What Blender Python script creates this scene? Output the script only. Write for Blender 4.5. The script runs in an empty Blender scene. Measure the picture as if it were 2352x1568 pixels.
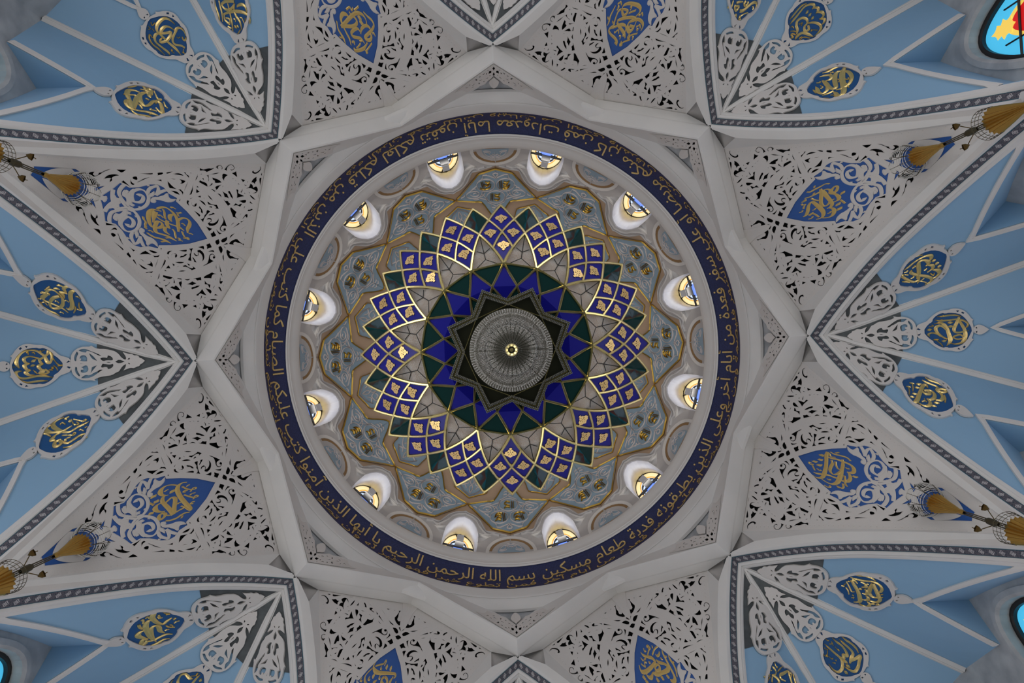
import bpy, math, random
import numpy as np
from mathutils import Vector, Matrix
from mathutils.geometry import delaunay_2d_cdt
PI = math.pi
rnd = random.Random(7)
SC = bpy.context.scene
COL = SC.collection
rad = math.radians
T22 = math.tan(rad(22.5))

# ---------------------------------------------------------------- camera
F = 1568.0                                   # focal length in pixels of the 2352 x 1568 frame (24 mm on a 36 mm sensor)
RX, RY, ROLL = -0.02014935, -0.02603423, -0.04085823
OX, OY = -0.274291, 0.17582527
def _rot(rx, ry, rz):
    cx, sx, cy, sy, cz, sz = math.cos(rx), math.sin(rx), math.cos(ry), math.sin(ry), math.cos(rz), math.sin(rz)
    A = np.array([[1, 0, 0], [0, cx, -sx], [0, sx, cx]])
    B = np.array([[cy, 0, sy], [0, 1, 0], [-sy, 0, cy]])
    D = np.array([[cz, -sz, 0], [sz, cz, 0], [0, 0, 1]])
    return A @ B @ D
CM = _rot(RX, RY, ROLL)                      # world (y towards the photo's bottom, z up) -> camera
_c, _s = math.cos(ROLL), math.sin(ROLL)
CP = np.array([_c * OX + _s * OY, -_s * OX + _c * OY, 0.0])
cam_d = bpy.data.cameras.new('camera'); cam = bpy.data.objects.new('camera', cam_d); COL.objects.link(cam)
cam_d.sensor_width = 36.0; cam_d.lens = 24.0; cam_d.clip_end = 200
mw = Matrix.Identity(4)
for i in range(3):
    mw[i][0] = CM[0][i]; mw[i][1] = -CM[1][i]; mw[i][2] = -CM[2][i]; mw[i][3] = CP[i]
cam.matrix_world = mw
SC.camera = cam
def ray(px, py):                             # direction with unit rise for a pixel
    d = CM.T @ np.array([(px - 1176) / F, (py - 784) / F, 1.0])
    return d / d[2]
def hit(px, py, g, lo=7.0, hi=26.0):         # where that ray meets the height field z = g(x, y)
    d = ray(px, py)
    for _ in range(48):
        m = 0.5 * (lo + hi)
        if m - g(CP[0] + d[0] * m, CP[1] + d[1] * m) > 0: hi = m
        else: lo = m
    return np.array([CP[0] + d[0] * m, CP[1] + d[1] * m, m])

# ---------------------------------------------------------------- light and exposure
W = bpy.data.worlds.new('daylight'); SC.world = W; W.use_nodes = True
W.node_tree.nodes['Background'].inputs[0].default_value = (0.95, 0.97, 1.0, 1)
W.node_tree.nodes['Background'].inputs[1].default_value = 0.03
vs = SC.view_settings
vs.view_transform = 'Standard'; vs.look = 'None'; vs.gamma = 1.0; vs.use_curve_mapping = False; vs.exposure = 0.0
SC.cycles.max_bounces = 6; SC.cycles.diffuse_bounces = 3; SC.cycles.glossy_bounces = 3; SC.cycles.transmission_bounces = 2
SC.cycles.sample_clamp_indirect = 4.0
SC.cycles.caustics_reflective = False; SC.cycles.caustics_refractive = False
SC.cycles.use_denoising = True
def area(name, loc, target, sx, sy, power, color):
    l = bpy.data.lights.new(name, 'AREA'); l.shape = 'RECTANGLE'; l.size = sx; l.size_y = sy; l.energy = power; l.color = color
    o = bpy.data.objects.new(name, l); COL.objects.link(o); o.location = loc
    o.rotation_euler = (Vector(target) - Vector(loc)).to_track_quat('-Z', 'Y').to_euler()
    return o
# tall windows of the hall, far below the photo's frame, one in each of the eight bays
for k in range(8):
    a = rad(45 * k)
    area('hall_window_light', (11.2 * math.cos(a), 11.2 * math.sin(a), 4.0), (0, 0, 9.5), 5.0, 6.0, 235.0 * (0.65, 0.40, 0.65, 1.1, 1.35, 1.3, 1.25, 0.95)[k], (1.0, 0.985, 0.955))

# ---------------------------------------------------------------- materials
MATS = {}
def mat(name, color, rough=0.6, metal=0.0, emit=None, estr=0.0, noise=None, bump=None, coat=0.0, spec=None):
    if name in MATS: return MATS[name]
    m = bpy.data.materials.new(name); m.use_nodes = True
    nt = m.node_tree; b = nt.nodes['Principled BSDF']
    b.inputs['Base Color'].default_value = (*color, 1); b.inputs['Roughness'].default_value = rough; b.inputs['Metallic'].default_value = metal
    if spec is not None: b.inputs['Specular IOR Level'].default_value = spec
    if coat: b.inputs['Coat Weight'].default_value = coat
    if emit: b.inputs['Emission Color'].default_value = (*emit, 1); b.inputs['Emission Strength'].default_value = estr
    tc = None
    if noise or bump:
        tc = nt.nodes.new('ShaderNodeTexCoord')
    if noise:                                 # (scale, colour two, detail)
        n = nt.nodes.new('ShaderNodeTexNoise'); n.inputs['Scale'].default_value = noise[0]; n.inputs['Detail'].default_value = noise[2]
        nt.links.new(tc.outputs['Object'], n.inputs['Vector'])
        r = nt.nodes.new('ShaderNodeValToRGB'); r.color_ramp.elements[0].position = 0.35; r.color_ramp.elements[1].position = 0.65
        r.color_ramp.elements[0].color = (*color, 1); r.color_ramp.elements[1].color = (*noise[1], 1)
        nt.links.new(n.outputs['Fac'], r.inputs['Fac']); nt.links.new(r.outputs['Color'], b.inputs['Base Color'])
    if bump:                                  # (scale, strength, distance)
        n = nt.nodes.new('ShaderNodeTexNoise'); n.inputs['Scale'].default_value = bump[0]; n.inputs['Detail'].default_value = 3
        nt.links.new(tc.outputs['Object'], n.inputs['Vector'])
        bm = nt.nodes.new('ShaderNodeBump'); bm.inputs['Strength'].default_value = bump[1]; bm.inputs['Distance'].default_value = bump[2]
        nt.links.new(n.outputs['Fac'], bm.inputs['Height']); nt.links.new(bm.outputs['Normal'], b.inputs['Normal'])
    MATS[name] = m
    return m
PLASTER = mat('white_plaster', (0.78, 0.765, 0.74), 0.55, noise=(1.3, (0.74, 0.73, 0.71), 3))
CARVED = mat('carved_plaster', (0.72, 0.69, 0.66), 0.6, bump=(40, 0.25, 0.01))
BLUE = mat('sky_blue_paint', (0.30, 0.51, 0.72), 0.5)
ROYAL = mat('royal_blue_paint', (0.030, 0.115, 0.40), 0.45)
MEDBLUE = mat('deep_blue_enamel', (0.020, 0.105, 0.30), 0.35)
NAVY = mat('navy_mosaic', (0.012, 0.018, 0.075), 0.45, noise=(26, (0.02, 0.03, 0.12), 2))
GOLD = mat('gold_leaf', (0.95, 0.72, 0.28), 0.30, 0.85, bump=(18, 0.35, 0.02))
GOLDM = mat('gold_mosaic', (0.86, 0.66, 0.30), 0.38, 1.0, bump=(30, 0.8, 0.03))
GOLDD = mat('old_gold', (0.55, 0.36, 0.08), 0.38, 1.0)
BLACKV = mat('void_shade', (0.006, 0.007, 0.006), 0.9)  # flat black standing in for the unlit depth behind pierced work
STONE = mat('grey_marble', (0.36, 0.38, 0.40), 0.45, noise=(2.2, (0.52, 0.54, 0.55), 8))
STONED = mat('dark_grey_marble', (0.060, 0.070, 0.075), 0.45, noise=(3.0, (0.11, 0.125, 0.13), 8))
TAN = mat('tan_paint', (0.50, 0.36, 0.25), 0.6)
TAND = mat('brown_gilt_paint', (0.30, 0.18, 0.08), 0.5)
SCROLLBG = mat('grey_blue_paint', (0.30, 0.42, 0.52), 0.6)
SCROLL = mat('scroll_plaster', (0.62, 0.57, 0.56), 0.6)
LEAD = mat('black_iron', (0.012, 0.010, 0.010), 0.45)

# ---------------------------------------------------------------- mesh helpers
class MB:
    def __init__(self): self.v = []; self.f = []
    def add(self, vs, fs):
        b = len(self.v); self.v.extend([tuple(p) for p in vs]); self.f.extend([tuple(b + i for i in f) for f in fs]); return self
    def grid(self, rows):                      # rows of equal length
        n = len(rows[0]); vs = [p for r in rows for p in r]
        self.add(vs, [(i * n + j, i * n + j + 1, (i + 1) * n + j + 1, (i + 1) * n + j) for i in range(len(rows) - 1) for j in range(n - 1)]); return self
    def box(self, c, ax, ay, az):              # centre and three half axes
        c = np.array(c, float); ax, ay, az = (np.array(a, float) for a in (ax, ay, az))
        vs = [c + i * ax + j * ay + k * az for i in (-1, 1) for j in (-1, 1) for k in (-1, 1)]
        self.add(vs, [(0, 1, 3, 2), (4, 6, 7, 5), (0, 4, 5, 1), (2, 3, 7, 6), (0, 2, 6, 4), (1, 5, 7, 3)]); return self
    def tube(self, pts, r, n=8, cap=True):
        pts = [np.array(p, float) for p in pts]; rs = r if hasattr(r, '__len__') else [r] * len(pts)
        rows = []; up = None
        for i, p in enumerate(pts):
            d = pts[min(i + 1, len(pts) - 1)] - pts[max(i - 1, 0)]; d /= np.linalg.norm(d) + 1e-12
            if up is None:
                up = np.cross(d, [0, 0, 1.0]);
                if np.linalg.norm(up) < 1e-3: up = np.cross(d, [1.0, 0, 0])
            up = up - d * np.dot(up, d); up /= np.linalg.norm(up) + 1e-12; w = np.cross(d, up)
            rows.append([p + rs[i] * (math.cos(2 * PI * j / n) * up + math.sin(2 * PI * j / n) * w) for j in range(n)])
        vs = [q for r_ in rows for q in r_]
        fs = [(i * n + j, i * n + (j + 1) % n, (i + 1) * n + (j + 1) % n, (i + 1) * n + j) for i in range(len(rows) - 1) for j in range(n)]
        if cap: fs += [tuple(range(n))[::-1], tuple((len(rows) - 1) * n + j for j in range(n))]
        self.add(vs, fs); return self
    def lathe(self, prof, n=96, a0=0.0, a1=2 * PI, c=(0, 0)):
        full = abs(a1 - a0 - 2 * PI) < 1e-6; m = n if full else n + 1
        vs = [(c[0] + r * math.cos(a0 + (a1 - a0) * i / n), c[1] + r * math.sin(a0 + (a1 - a0) * i / n), z) for r, z in prof for i in range(m)]
        fs = []
        for p in range(len(prof) - 1):
            for i in range(n):
                j = (i + 1) % m
                fs.append((p * m + i, p * m + j, (p + 1) * m + j, (p + 1) * m + i))
        self.add(vs, fs); return self
    def octa(self, c, r):
        x, y, z = c
        self.add([(x + r, y, z), (x - r, y, z), (x, y + r, z), (x, y - r, z), (x, y, z + r), (x, y, z - r)],
                 [(0, 2, 4), (2, 1, 4), (1, 3, 4), (3, 0, 4), (2, 0, 5), (1, 2, 5), (3, 1, 5), (0, 3, 5)]); return self
    def mesh(self, name, m, smooth=False):
        me = bpy.data.meshes.new(name); me.from_pydata(self.v, [], self.f); me.update()
        if m: me.materials.append(m)
        if smooth:
            me.polygons.foreach_set('use_smooth', [True] * len(me.polygons))
            try: me.set_sharp_from_angle(angle=rad(35))
            except Exception: pass
        return me
    def build(self, name, m, parent=None, smooth=False):
        o = bpy.data.objects.new(name, self.mesh(name, m, smooth)); COL.objects.link(o)
        if parent: o.parent = parent
        return o
def link(name, me, parent=None, loc=(0, 0, 0), rz=0.0):
    o = bpy.data.objects.new(name, me); COL.objects.link(o); o.location = loc; o.rotation_euler = (0, 0, rz)
    if parent: o.parent = parent
    return o
def struct(o): o['kind'] = 'structure'; return o
def thing(name, label, cat, loc=(0, 0, 0), rz=0.0, group=None):
    o = bpy.data.objects.new(name, None); COL.objects.link(o); o.location = loc; o.rotation_euler = (0, 0, rz)
    o.empty_display_size = 0.2
    o['label'] = label; o['category'] = cat
    if group: o['group'] = group
    return o
def tag(o, label, cat, group=None):
    o['label'] = label; o['category'] = cat
    if group: o['group'] = group
    return o
def rotz(p, a):
    c, s = math.cos(a), math.sin(a); return np.array([p[0] * c - p[1] * s, p[0] * s + p[1] * c, p[2]]) if len(p) > 2 else np.array([p[0] * c - p[1] * s, p[0] * s + p[1] * c])
def catmull(pts, n=6, closed=False):
    P = [np.array(p, float) for p in pts]
    if len(P) < 3: return [P[0] + (P[-1] - P[0]) * i / n for i in range(n + 1)]
    out = []; L = len(P)
    for i in range(L if closed else L - 1):
        if closed: a, b, c, d = P[i - 1], P[i], P[(i + 1) % L], P[(i + 2) % L]
        else: a, b, c, d = P[max(i - 1, 0)], P[i], P[i + 1], P[min(i + 2, L - 1)]
        for j in range(n):
            t = j / n
            out.append(0.5 * (2 * b + (c - a) * t + (2 * a - 5 * b + 4 * c - d) * t * t + (3 * b - a - 3 * c + d) * t ** 3))
    if not closed: out.append(P[-1])
    return out
def soften(poly):                              # rounds the shallow corners of a traced outline and keeps its sharp tips
    out = []; n = len(poly)
    for i in range(n):
        a, b, c = (np.array(poly[j % n], float) for j in (i - 1, i, i + 1))
        u, w = b - a, c - b; lu, lw = np.linalg.norm(u), np.linalg.norm(w)
        if lu < 1e-9 or lw < 1e-9: continue
        if np.dot(u, w) / (lu * lw) < 0.25: out.append(tuple(b))
        else: out.append(tuple(b - 0.27 * u)); out.append(tuple(b + 0.27 * w))
    return out
def inpoly(P, poly):                           # vectorised point-in-polygon
    x, y = P[:, 0], P[:, 1]; q = np.array(poly, float); r = np.roll(q, -1, 0); c = np.zeros(len(P), bool)
    for (x0, y0), (x1, y1) in zip(q, r):
        if y0 == y1: continue
        k = ((y0 > y) != (y1 > y)) & (x < (x1 - x0) * (y - y0) / (y1 - y0) + x0); c ^= k
    return c
def plate(mb, outline, holes, fn, thick, step=None, lift=0.0):
    """Flat 2-D plate with holes, laid on a surface: fn(x, y, h) -> 3-D point, h towards the viewer."""
    V = []; E = []
    for poly in [outline] + list(holes):
        b = len(V); V += [Vector((float(p[0]), float(p[1]))) for p in poly]; n = len(poly); E += [(b + i, b + (i + 1) % n) for i in range(n)]
    if step:
        q = np.array(outline, float); lo, hi = q.min(0), q.max(0)
        gx, gy = np.meshgrid(np.arange(lo[0] + step * .5, hi[0], step), np.arange(lo[1] + step * .5, hi[1], step))
        G = np.stack([gx.ravel(), gy.ravel()], 1); k = inpoly(G, outline)
        V += [Vector((float(a), float(b))) for a, b in G[k]]
    res = delaunay_2d_cdt(V, E, [], 0, 1e-5)
    P = np.array([(p[0], p[1]) for p in res[0]]); Fc = [f for f in res[2]]
    if not Fc: return mb
    C = np.array([P[list(f)].mean(0) for f in Fc]); keep = inpoly(C, outline)
    for h in holes:
        q = np.array(h, float); lo, hi = q.min(0), q.max(0)
        k = np.where(keep & (C[:, 0] > lo[0]) & (C[:, 0] < hi[0]) & (C[:, 1] > lo[1]) & (C[:, 1] < hi[1]))[0]
        if len(k): keep[k[inpoly(C[k], h)]] = False
    Fk = [Fc[i] for i in range(len(Fc)) if keep[i]]
    front = [fn(p[0], p[1], lift) for p in P]; back = [fn(p[0], p[1], lift - thick) for p in P]
    n = len(P); cnt = {}
    for f in Fk:
        for i in range(len(f)):
            a, b = f[i], f[(i + 1) % len(f)]; cnt[(a, b)] = cnt.get((a, b), 0) + 1
    side = [(a, b, n + b, n + a) for (a, b) in cnt if (b, a) not in cnt]
    mb.add(front + back, list(Fk) + side)
    return mb
def ribbon(mb, pts, fn, lift, height, n=5, taper=True, flat=False):
    """Carved stroke: pts are (x, y, width); a raised ridge along a smooth path."""
    S = catmull(pts, n) if len(pts) > 2 else catmull(pts, 3)
    S = [np.array(s) for s in S]; rows = []; L = len(S)
    for i, s in enumerate(S):
        d = S[min(i + 1, L - 1)][:2] - S[max(i - 1, 0)][:2]; l = np.linalg.norm(d)
        if l < 1e-9: continue
        d = d / l; nn = np.array([-d[1], d[0]]); w = max(s[2], 0.02) * 0.5
        a, b = s[:2] + nn * w, s[:2] - nn * w
        hh = height * min(1.0, 0.35 + w * 0.0 + 0.65)
        if flat: q0, q1 = s[:2] + nn * w * .6, s[:2] - nn * w * .6; rows.append([fn(a[0], a[1], lift), fn(a[0], a[1], lift + hh * .8), fn(q0[0], q0[1], lift + hh), fn(q1[0], q1[1], lift + hh), fn(b[0], b[1], lift + hh * .8), fn(b[0], b[1], lift)])
        else: rows.append([fn(a[0], a[1], lift), fn(a[0], a[1], lift + hh * .45), fn(s[0], s[1], lift + hh), fn(b[0], b[1], lift + hh * .45), fn(b[0], b[1], lift)])
    if len(rows) > 1:
        mb.grid(rows); m = len(rows[0]); mb.add(rows[0], [tuple(range(m))]); mb.add(rows[-1], [tuple(range(m))[::-1]])
    return mb
def nums(s): return [tuple(float(c) for c in p.split(',')) for p in s.split()]

# ---------------------------------------------------------------- vault geometry
D = 7.06                                       # distance of the eight arch planes from the axis
ZK = [(0, 18.42), (1.5, 17.66), (2.93, 16.9), (4.0, 16.02), (4.93, 14.98), (5.93, 13.35), (6.6, 12.05), (7.3, 10.5), (8.2, 8.2)]
_zs = np.array([k[0] for k in ZK]); _zz = np.array([k[1] for k in ZK])
_zm = np.gradient(_zz, _zs); _zm[0] = -0.51; _zm[1] = -0.51
def Z(s):                                      # height of an arch at distance s from its crown
    s = min(max(abs(s), 0.0), 8.19); i = int(np.searchsorted(_zs, s, 'right') - 1); h = _zs[i + 1] - _zs[i]; t = (s - _zs[i]) / h
    return float((2 * t ** 3 - 3 * t * t + 1) * _zz[i] + (t ** 3 - 2 * t * t + t) * h * _zm[i] + (-2 * t ** 3 + 3 * t * t) * _zz[i + 1] + (t ** 3 - t * t) * h * _zm[i + 1])
SEND = 7.2
def sweep(mb, phi, prof, s0, s1, n=28):
    """prof: list of (u, dz); s0, s1: functions of u. Swept along the arch whose plane has its normal at angle phi."""
    c, s = math.cos(phi), math.sin(phi); rows = []
    for i in range(n + 1):
        t = i / n; row = []
        for u, dz in prof:
            a = s0(u) + (s1(u) - s0(u)) * t
            row.append((u * c - a * s, u * s + a * c, Z(a) + dz))
        rows.append(row)
    mb.grid(rows)
mit = lambda u: u * T22
def make_arch():
    mb = MB()
    # crown length, between two crossings
    sweep(mb, 0, [(6.64, .9), (6.64, .03), (6.67, 0), (6.97, 0), (7.02, .02)], lambda u: -mit(u), mit, 24)
    sweep(mb, 0, [(7.02, .02), (7.06, .05), (7.08, .05), (7.34, .22), (7.345, .42)], lambda u: -(9.871 - u if u < 7.1 else 9.673 - u), lambda u: (9.871 - u if u < 7.1 else 9.673 - u), 24)
    for sg in (1, -1):
        f = lambda g: (lambda u: sg * g(u))
        # the two legs: ridge, then the chamfer on the fretwork side
        sweep(mb, 0, [(6.97, .03), (6.985, 0), (7.05, 0), (7.085, .04)], f(lambda u: mit(u) if u > 7.03 else 2.93), f(lambda u: SEND), 30)
        sweep(mb, 0, [(6.985, .0), (6.95, .04), (6.84, .2), (6.835, 1.15)], f(lambda u: 9.93 - u if u > 6.9 else 10.38 - u), f(lambda u: SEND), 30)
        # white mouldings on the bay side of the patterned border
        sweep(mb, 0, [(7.255, .05), (7.27, .01), (7.32, -.02), (7.35, .03), (7.38, .01), (7.43, .04), (7.44, .3)], f(mit), f(lambda u: SEND + .25), 30)
    return mb.mesh('arch', PLASTER, True)
arch_me = make_arch()
for k in range(8):
    struct(link('trim_%d' % (k + 1), arch_me, None, (0, 0, 0), rad(22.5 + 45 * k)))

# patterned border strips: one V per bay
def border_material():
    m = bpy.data.materials.new('patterned_border'); m.use_nodes = True; nt = m.node_tree; N = nt.nodes; L = nt.links
    b = N['Principled BSDF']; b.inputs['Roughness'].default_value = 0.5
    uv = N.new('ShaderNodeUVMap'); sep = N.new('ShaderNodeSeparateXYZ'); L.new(uv.outputs['UV'], sep.inputs[0])
    def M(op, a, b2=None, c2=None):
        n = N.new('ShaderNodeMath'); n.operation = op
        for i, q in enumerate((a, b2, c2)):
            if q is None: continue
            if isinstance(q, (int, float)): n.inputs[i].default_value = q
            else: L.new(q, n.inputs[i])
        return n.outputs[0]
    u = sep.outputs['X']; v = sep.outputs['Y']             # u along in strip widths, v across 0..1
    fu = M('SUBTRACT', M('FRACT', M('MULTIPLY', u, 0.95)), 0.5)   # one flower about every strip width
    fv = M('SUBTRACT', v, 0.5)
    au = M('ABSOLUTE', fu); av = M('ABSOLUTE', fv)
    def ring(cu, cv, r, w, U=au, V=av):
        d = M('SQRT', M('ADD', M('POWER', M('SUBTRACT', U, cu), 2), M('POWER', M('SUBTRACT', V, cv), 2)))
        return M('LESS_THAN', M('ABSOLUTE', M('SUBTRACT', d, r)), w)
    white = M('MAXIMUM', ring(0.0, 0.16, 0.10, 0.032), ring(0.16, 0.0, 0.085, 0.028))
    vine = N.new('ShaderNodeTexVoronoi'); vine.inputs['Scale'].default_value = 7.5; L.new(uv.outputs['UV'], vine.inputs['Vector'])
    vm = M('MULTIPLY', M('GREATER_THAN', vine.outputs['Distance'], 0.36), M('LESS_THAN', av, 0.43))
    edge = M('GREATER_THAN', av, 0.42)
    def mix(f, a, c):
        n = N.new('ShaderNodeMix'); n.data_type = 'RGBA'; L.new(f, n.inputs[0])
        for i, q in ((6, a), (7, c)):
            if isinstance(q, tuple): n.inputs[i].default_value = (*q, 1)
            else: L.new(q, n.inputs[i])
        return n.outputs[2]
    base = mix(vm, (0.016, 0.040, 0.062), (0.115, 0.105, 0.125))
    base = mix(edge, base, (0.012, 0.105, 0.145))
    base = mix(white, base, (0.56, 0.54, 0.54))
    L.new(base, b.inputs['Base Color'])
    return m
BORDER = border_material()
def make_border():
    mb = MB(); uvs = []
    n = 60; W_ = 0.175
    for sg in (1, -1):
        phi = rad(-22.5 * sg); c, s = math.cos(phi), math.sin(phi); rows = []; acc = 0.0; prev = None
        for i in range(n + 1):
            t = i / n; row = []
            for j, (u, dz) in enumerate(((7.08, .03), (7.26, .045))):
                a = sg * (mit(u) + (SEND + .2 - mit(u)) * t); row.append((u * c - a * s, u * s + a * c, Z(a) + dz))
            q = np.array(row[0])
            if prev is not None: acc += float(np.linalg.norm(q - prev))
            prev = q; rows.append((row, acc / W_))
        b = len(mb.v); mb.grid([r[0] for r in rows])
        uvs += [(a, j) for r, a in rows for j in (0, 1)]
    me = mb.mesh('patterned_border', BORDER)
    l = me.uv_layers.new(name='UVMap')
    for lp in me.loops: l.data[lp.index].uv = uvs[lp.vertex_index]
    return me
border_me = make_border()

# ---------------------------------------------------------------- bays: blue vault in three gores, window niches, outer walls
XA = 7.43 / math.cos(rad(22.5)); ZA = Z(7.43 * T22) + 0.12   # apex of a bay, in bay coordinates (x along the bay's axis)
RM, QW = 0.60, 3.76                             # slope of the gore ribs; distance of the outer walls from the apex
def zrib(t): return ZA - RM * t - 0.004 * t * t
def zarm(t): return Z(7.43 * T22 + t) + 0.12
def gore_z(side, q, v):                         # v positive towards the bay's arm (side gores)
    t = q / math.cos(rad(22.5))
    if side == 0 or q < 1e-6: return zrib(t)
    f = min(max(0.5 + 0.5 * v / (q * T22), 0.0), 1.0)
    return (1 - f) * zrib(t) + f * zarm(t)
def gore_xy(side, q, v):
    a = rad(45 * side); c, s = math.cos(a), math.sin(a); w = v * (side if side else 1)
    return XA + q * c - w * s, q * s + w * c
def gore_pt(side, q, v, h=0.0):
    e = 0.02; x, y = gore_xy(side, q, v); z = gore_z(side, q, v)
    if h == 0.0: return np.array([x, y, z])
    def at(qq, vv):
        a, b = gore_xy(side, qq, vv); return np.array([a, b, gore_z(side, qq, vv)])
    p = np.array([x, y, z]); n = np.cross(at(q + e, v) - p, at(q, v - e if v > 0 else v + e) - p); n /= np.linalg.norm(n) + 1e-12
    if n[2] > 0: n = -n
    return p + n * h
QT = {0: 2.95, 1: 2.76, -1: 2.76}               # where the niche opens on the gore's axis
SLOPE = 1.4
def niche_z(side, v): return gore_z(side, QT[side], 0) - SLOPE * abs(v) * (1.0 + 0.12 * abs(v))
def open_q(side, v):                            # on the web, where the niche roof cuts it
    lo, hi = QT[side] * 0.9, QW + 1.5
    for _ in range(40):
        m = 0.5 * (lo + hi)
        vv = max(min(v, m * T22), -m * T22)
        if gore_z(side, m, vv) > niche_z(side, v): lo = m
        else: hi = m
    return lo
def vmax(side, sg):
    lo, hi = 0.0, 2.2
    for _ in range(40):
        m = 0.5 * (lo + hi); q = open_q(side, sg * m)
        if q < QW and m < q * T22 - 0.03: lo = m
        else: hi = m
    return lo
def make_web():
    web = MB(); trimm = MB(); nich = MB(); wall = MB()
    for side in (0, 1, -1):
        vm = {sg: vmax(side, sg) for sg in (1, -1)}
        edge = [(open_q(side, v), v) for v in [-vm[-1] + (vm[-1] + vm[1]) * 0 + vm[-1] * i / 12 for i in range(0, 12)] + [vm[1] * i / 12 for i in range(0, 13)]]
        q0 = 0.02
        out = [(q0, -q0 * T22), (QW, -QW * T22)]
        if edge[0][0] < QW - 0.01: out.append((QW, -min(vm[-1] + 0.12, QW * T22 - 0.02)))
        out += edge
        if edge[-1][0] < QW - 0.01: out.append((QW, min(vm[1] + 0.12, QW * T22 - 0.02)))
        out += [(QW, QW * T22), (q0, q0 * T22)]
        # resample long sides
        R = []
        for i in range(len(out)):
            a, b = np.array(out[i]), np.array(out[(i + 1) % len(out)]); k = max(1, int(np.linalg.norm(b - a) / 0.25))
            R += [tuple(a + (b - a) * j / k) for j in range(k)]
        plate(web, R, [], lambda q, v, h, side=side: gore_pt(side, q, v), 0.0, 0.3)
        # white trim along the niche opening
        w = 0.085; rows = []
        for i, (q, v) in enumerate(edge):
            a, b = np.array(edge[max(i - 1, 0)]), np.array(edge[min(i + 1, len(edge) - 1)]); d = b - a; d /= np.linalg.norm(d); nn = np.array([d[1], -d[0]])
            if abs(v) < 1e-6: nn = np.array([-1.0, 0.0]) * 1.5
            elif nn[0] > 0: nn = -nn
            o = np.array([q, v]) + nn * w; m1 = np.array([q, v]) + nn * w * .35
            rows.append([gore_pt(side, o[0], o[1], 0.0), gore_pt(side, o[0], o[1], 0.05), gore_pt(side, m1[0], m1[1], 0.045), gore_pt(side, m1[0], m1[1], 0.03), gore_pt(side, q, v, 0.03), gore_pt(side, q, v, 0.0) + np.array([0, 0, .1])])
        trimm.grid(rows)
        # niche roof
        rows = []
        for q, v in edge:
            row = []
            for j in range(7):
                qq = q + (QW - q) * j / 6; x, y = gore_xy(side, qq, v); row.append((x, y, niche_z(side, v)))
            rows.append(row)
        nich.grid(rows)
        # outer wall with its pointed window opening
        top = [(v, niche_z(side, v)) for q, v in edge]
        hw = QW * T22
        zl = gore_z(side, QW, -hw); zr = gore_z(side, QW, hw)
        outline = [(-hw, 6.0), (hw, 6.0), (hw, max(zr, 6.1))] + top[::-1] + [(-hw, max(zl, 6.1))]
        wz = niche_z(side, 0) - 0.86
        hole = window_outline(wz, 1.02)
        fn = lambda v, z, h, side=side: (*gore_xy(side, QW - h, v), z)
        plate(wall, outline, [hole], fn, -0.0, 0.5)
        # splayed reveal round the glass, with one raised moulding
        big = window_outline(wz + 0.18, 1.17); rows = []
        for (bv, bz), (v, z) in zip(big, hole):
            rows.append([fn(bv, bz, 0.0), fn(bv, bz, 0.05), fn((bv + 2 * v) / 3, (bz + 2 * z) / 3, 0.05), fn(v, z, 0.0), fn(v, z, -0.30)])
        wall.grid(rows)
    # gore ribs and the foot of the bay
    ribs = MB()
    for sg in (1, -1):
        a = rad(22.5 * sg); c, s = math.cos(a), math.sin(a); rows = []
        for i in range(26):
            t = -0.06 + (QW / math.cos(rad(22.5)) + 0.03) * i / 25; row = []
            for w, h in ((-.105, -.10), (-.105, .035), (-.08, .06), (-.055, .06), (-.045, .09), (.045, .09), (.055, .06), (.08, .06), (.105, .035), (.105, -.10)):
                k = min(1.0, 0.45 + t * 0.9)
                row.append((XA + t * c - w * k * s, t * s + w * k * c, zrib(t) - h * 0.9))
            rows.append(row)
        ribs.grid(rows)
    return web.mesh('vault_web', BLUE), trimm.mesh('niche_trim', PLASTER, False), nich.mesh('niche_roof', BLUE), wall.mesh('outer_wall', STONE), ribs.mesh('gore_ribs', PLASTER, False)
def window_outline(ztop, hw):                   # lancet outline in (v, z), from one foot round to the other
    z0, zs = 6.4, ztop - 1.9; L = [(-hw, z0), (-hw, zs)]
    for i in range(1, 10): t = i / 10; L.append((-hw * (1 - t ** 1.15), zs + (ztop - zs) * math.sin(t * PI / 2) ** 0.92))
    L.append((0.0, ztop)); R = [(-v, z) for v, z in L[:-1]][::-1]
    return L + R
web_me, trim_me, nich_me, wall_me, ribs_me = make_web()
SIDE8 = ['right', 'lower_right', 'bottom', 'lower_left', 'left', 'upper_left', 'top', 'upper_right']
WORD8 = ['right side', 'lower right', 'bottom', 'lower left', 'left side', 'upper left', 'top', 'upper right']
for k in range(8):
    a = rad(45 * k)
    struct(link('ceiling_bay_%s' % SIDE8[k], web_me, None, (0, 0, 0), a)); struct(link('ceiling_niche_%s' % SIDE8[k], nich_me, None, (0, 0, 0), a))
    struct(link('wall_%s' % SIDE8[k], wall_me, None, (0, 0, 0), a))
    struct(link('trim_%d' % (10 + k), trim_me, None, (0, 0, 0), a)); struct(link('trim_%d' % (20 + k), ribs_me, None, (0, 0, 0), a))
    tag(link('patterned_border', border_me, None, (0, 0, 0), a), 'teal patterned border strip edging the blue bay at the %s of the picture' % WORD8[k], 'border', 'patterned borders of the arches')
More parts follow.
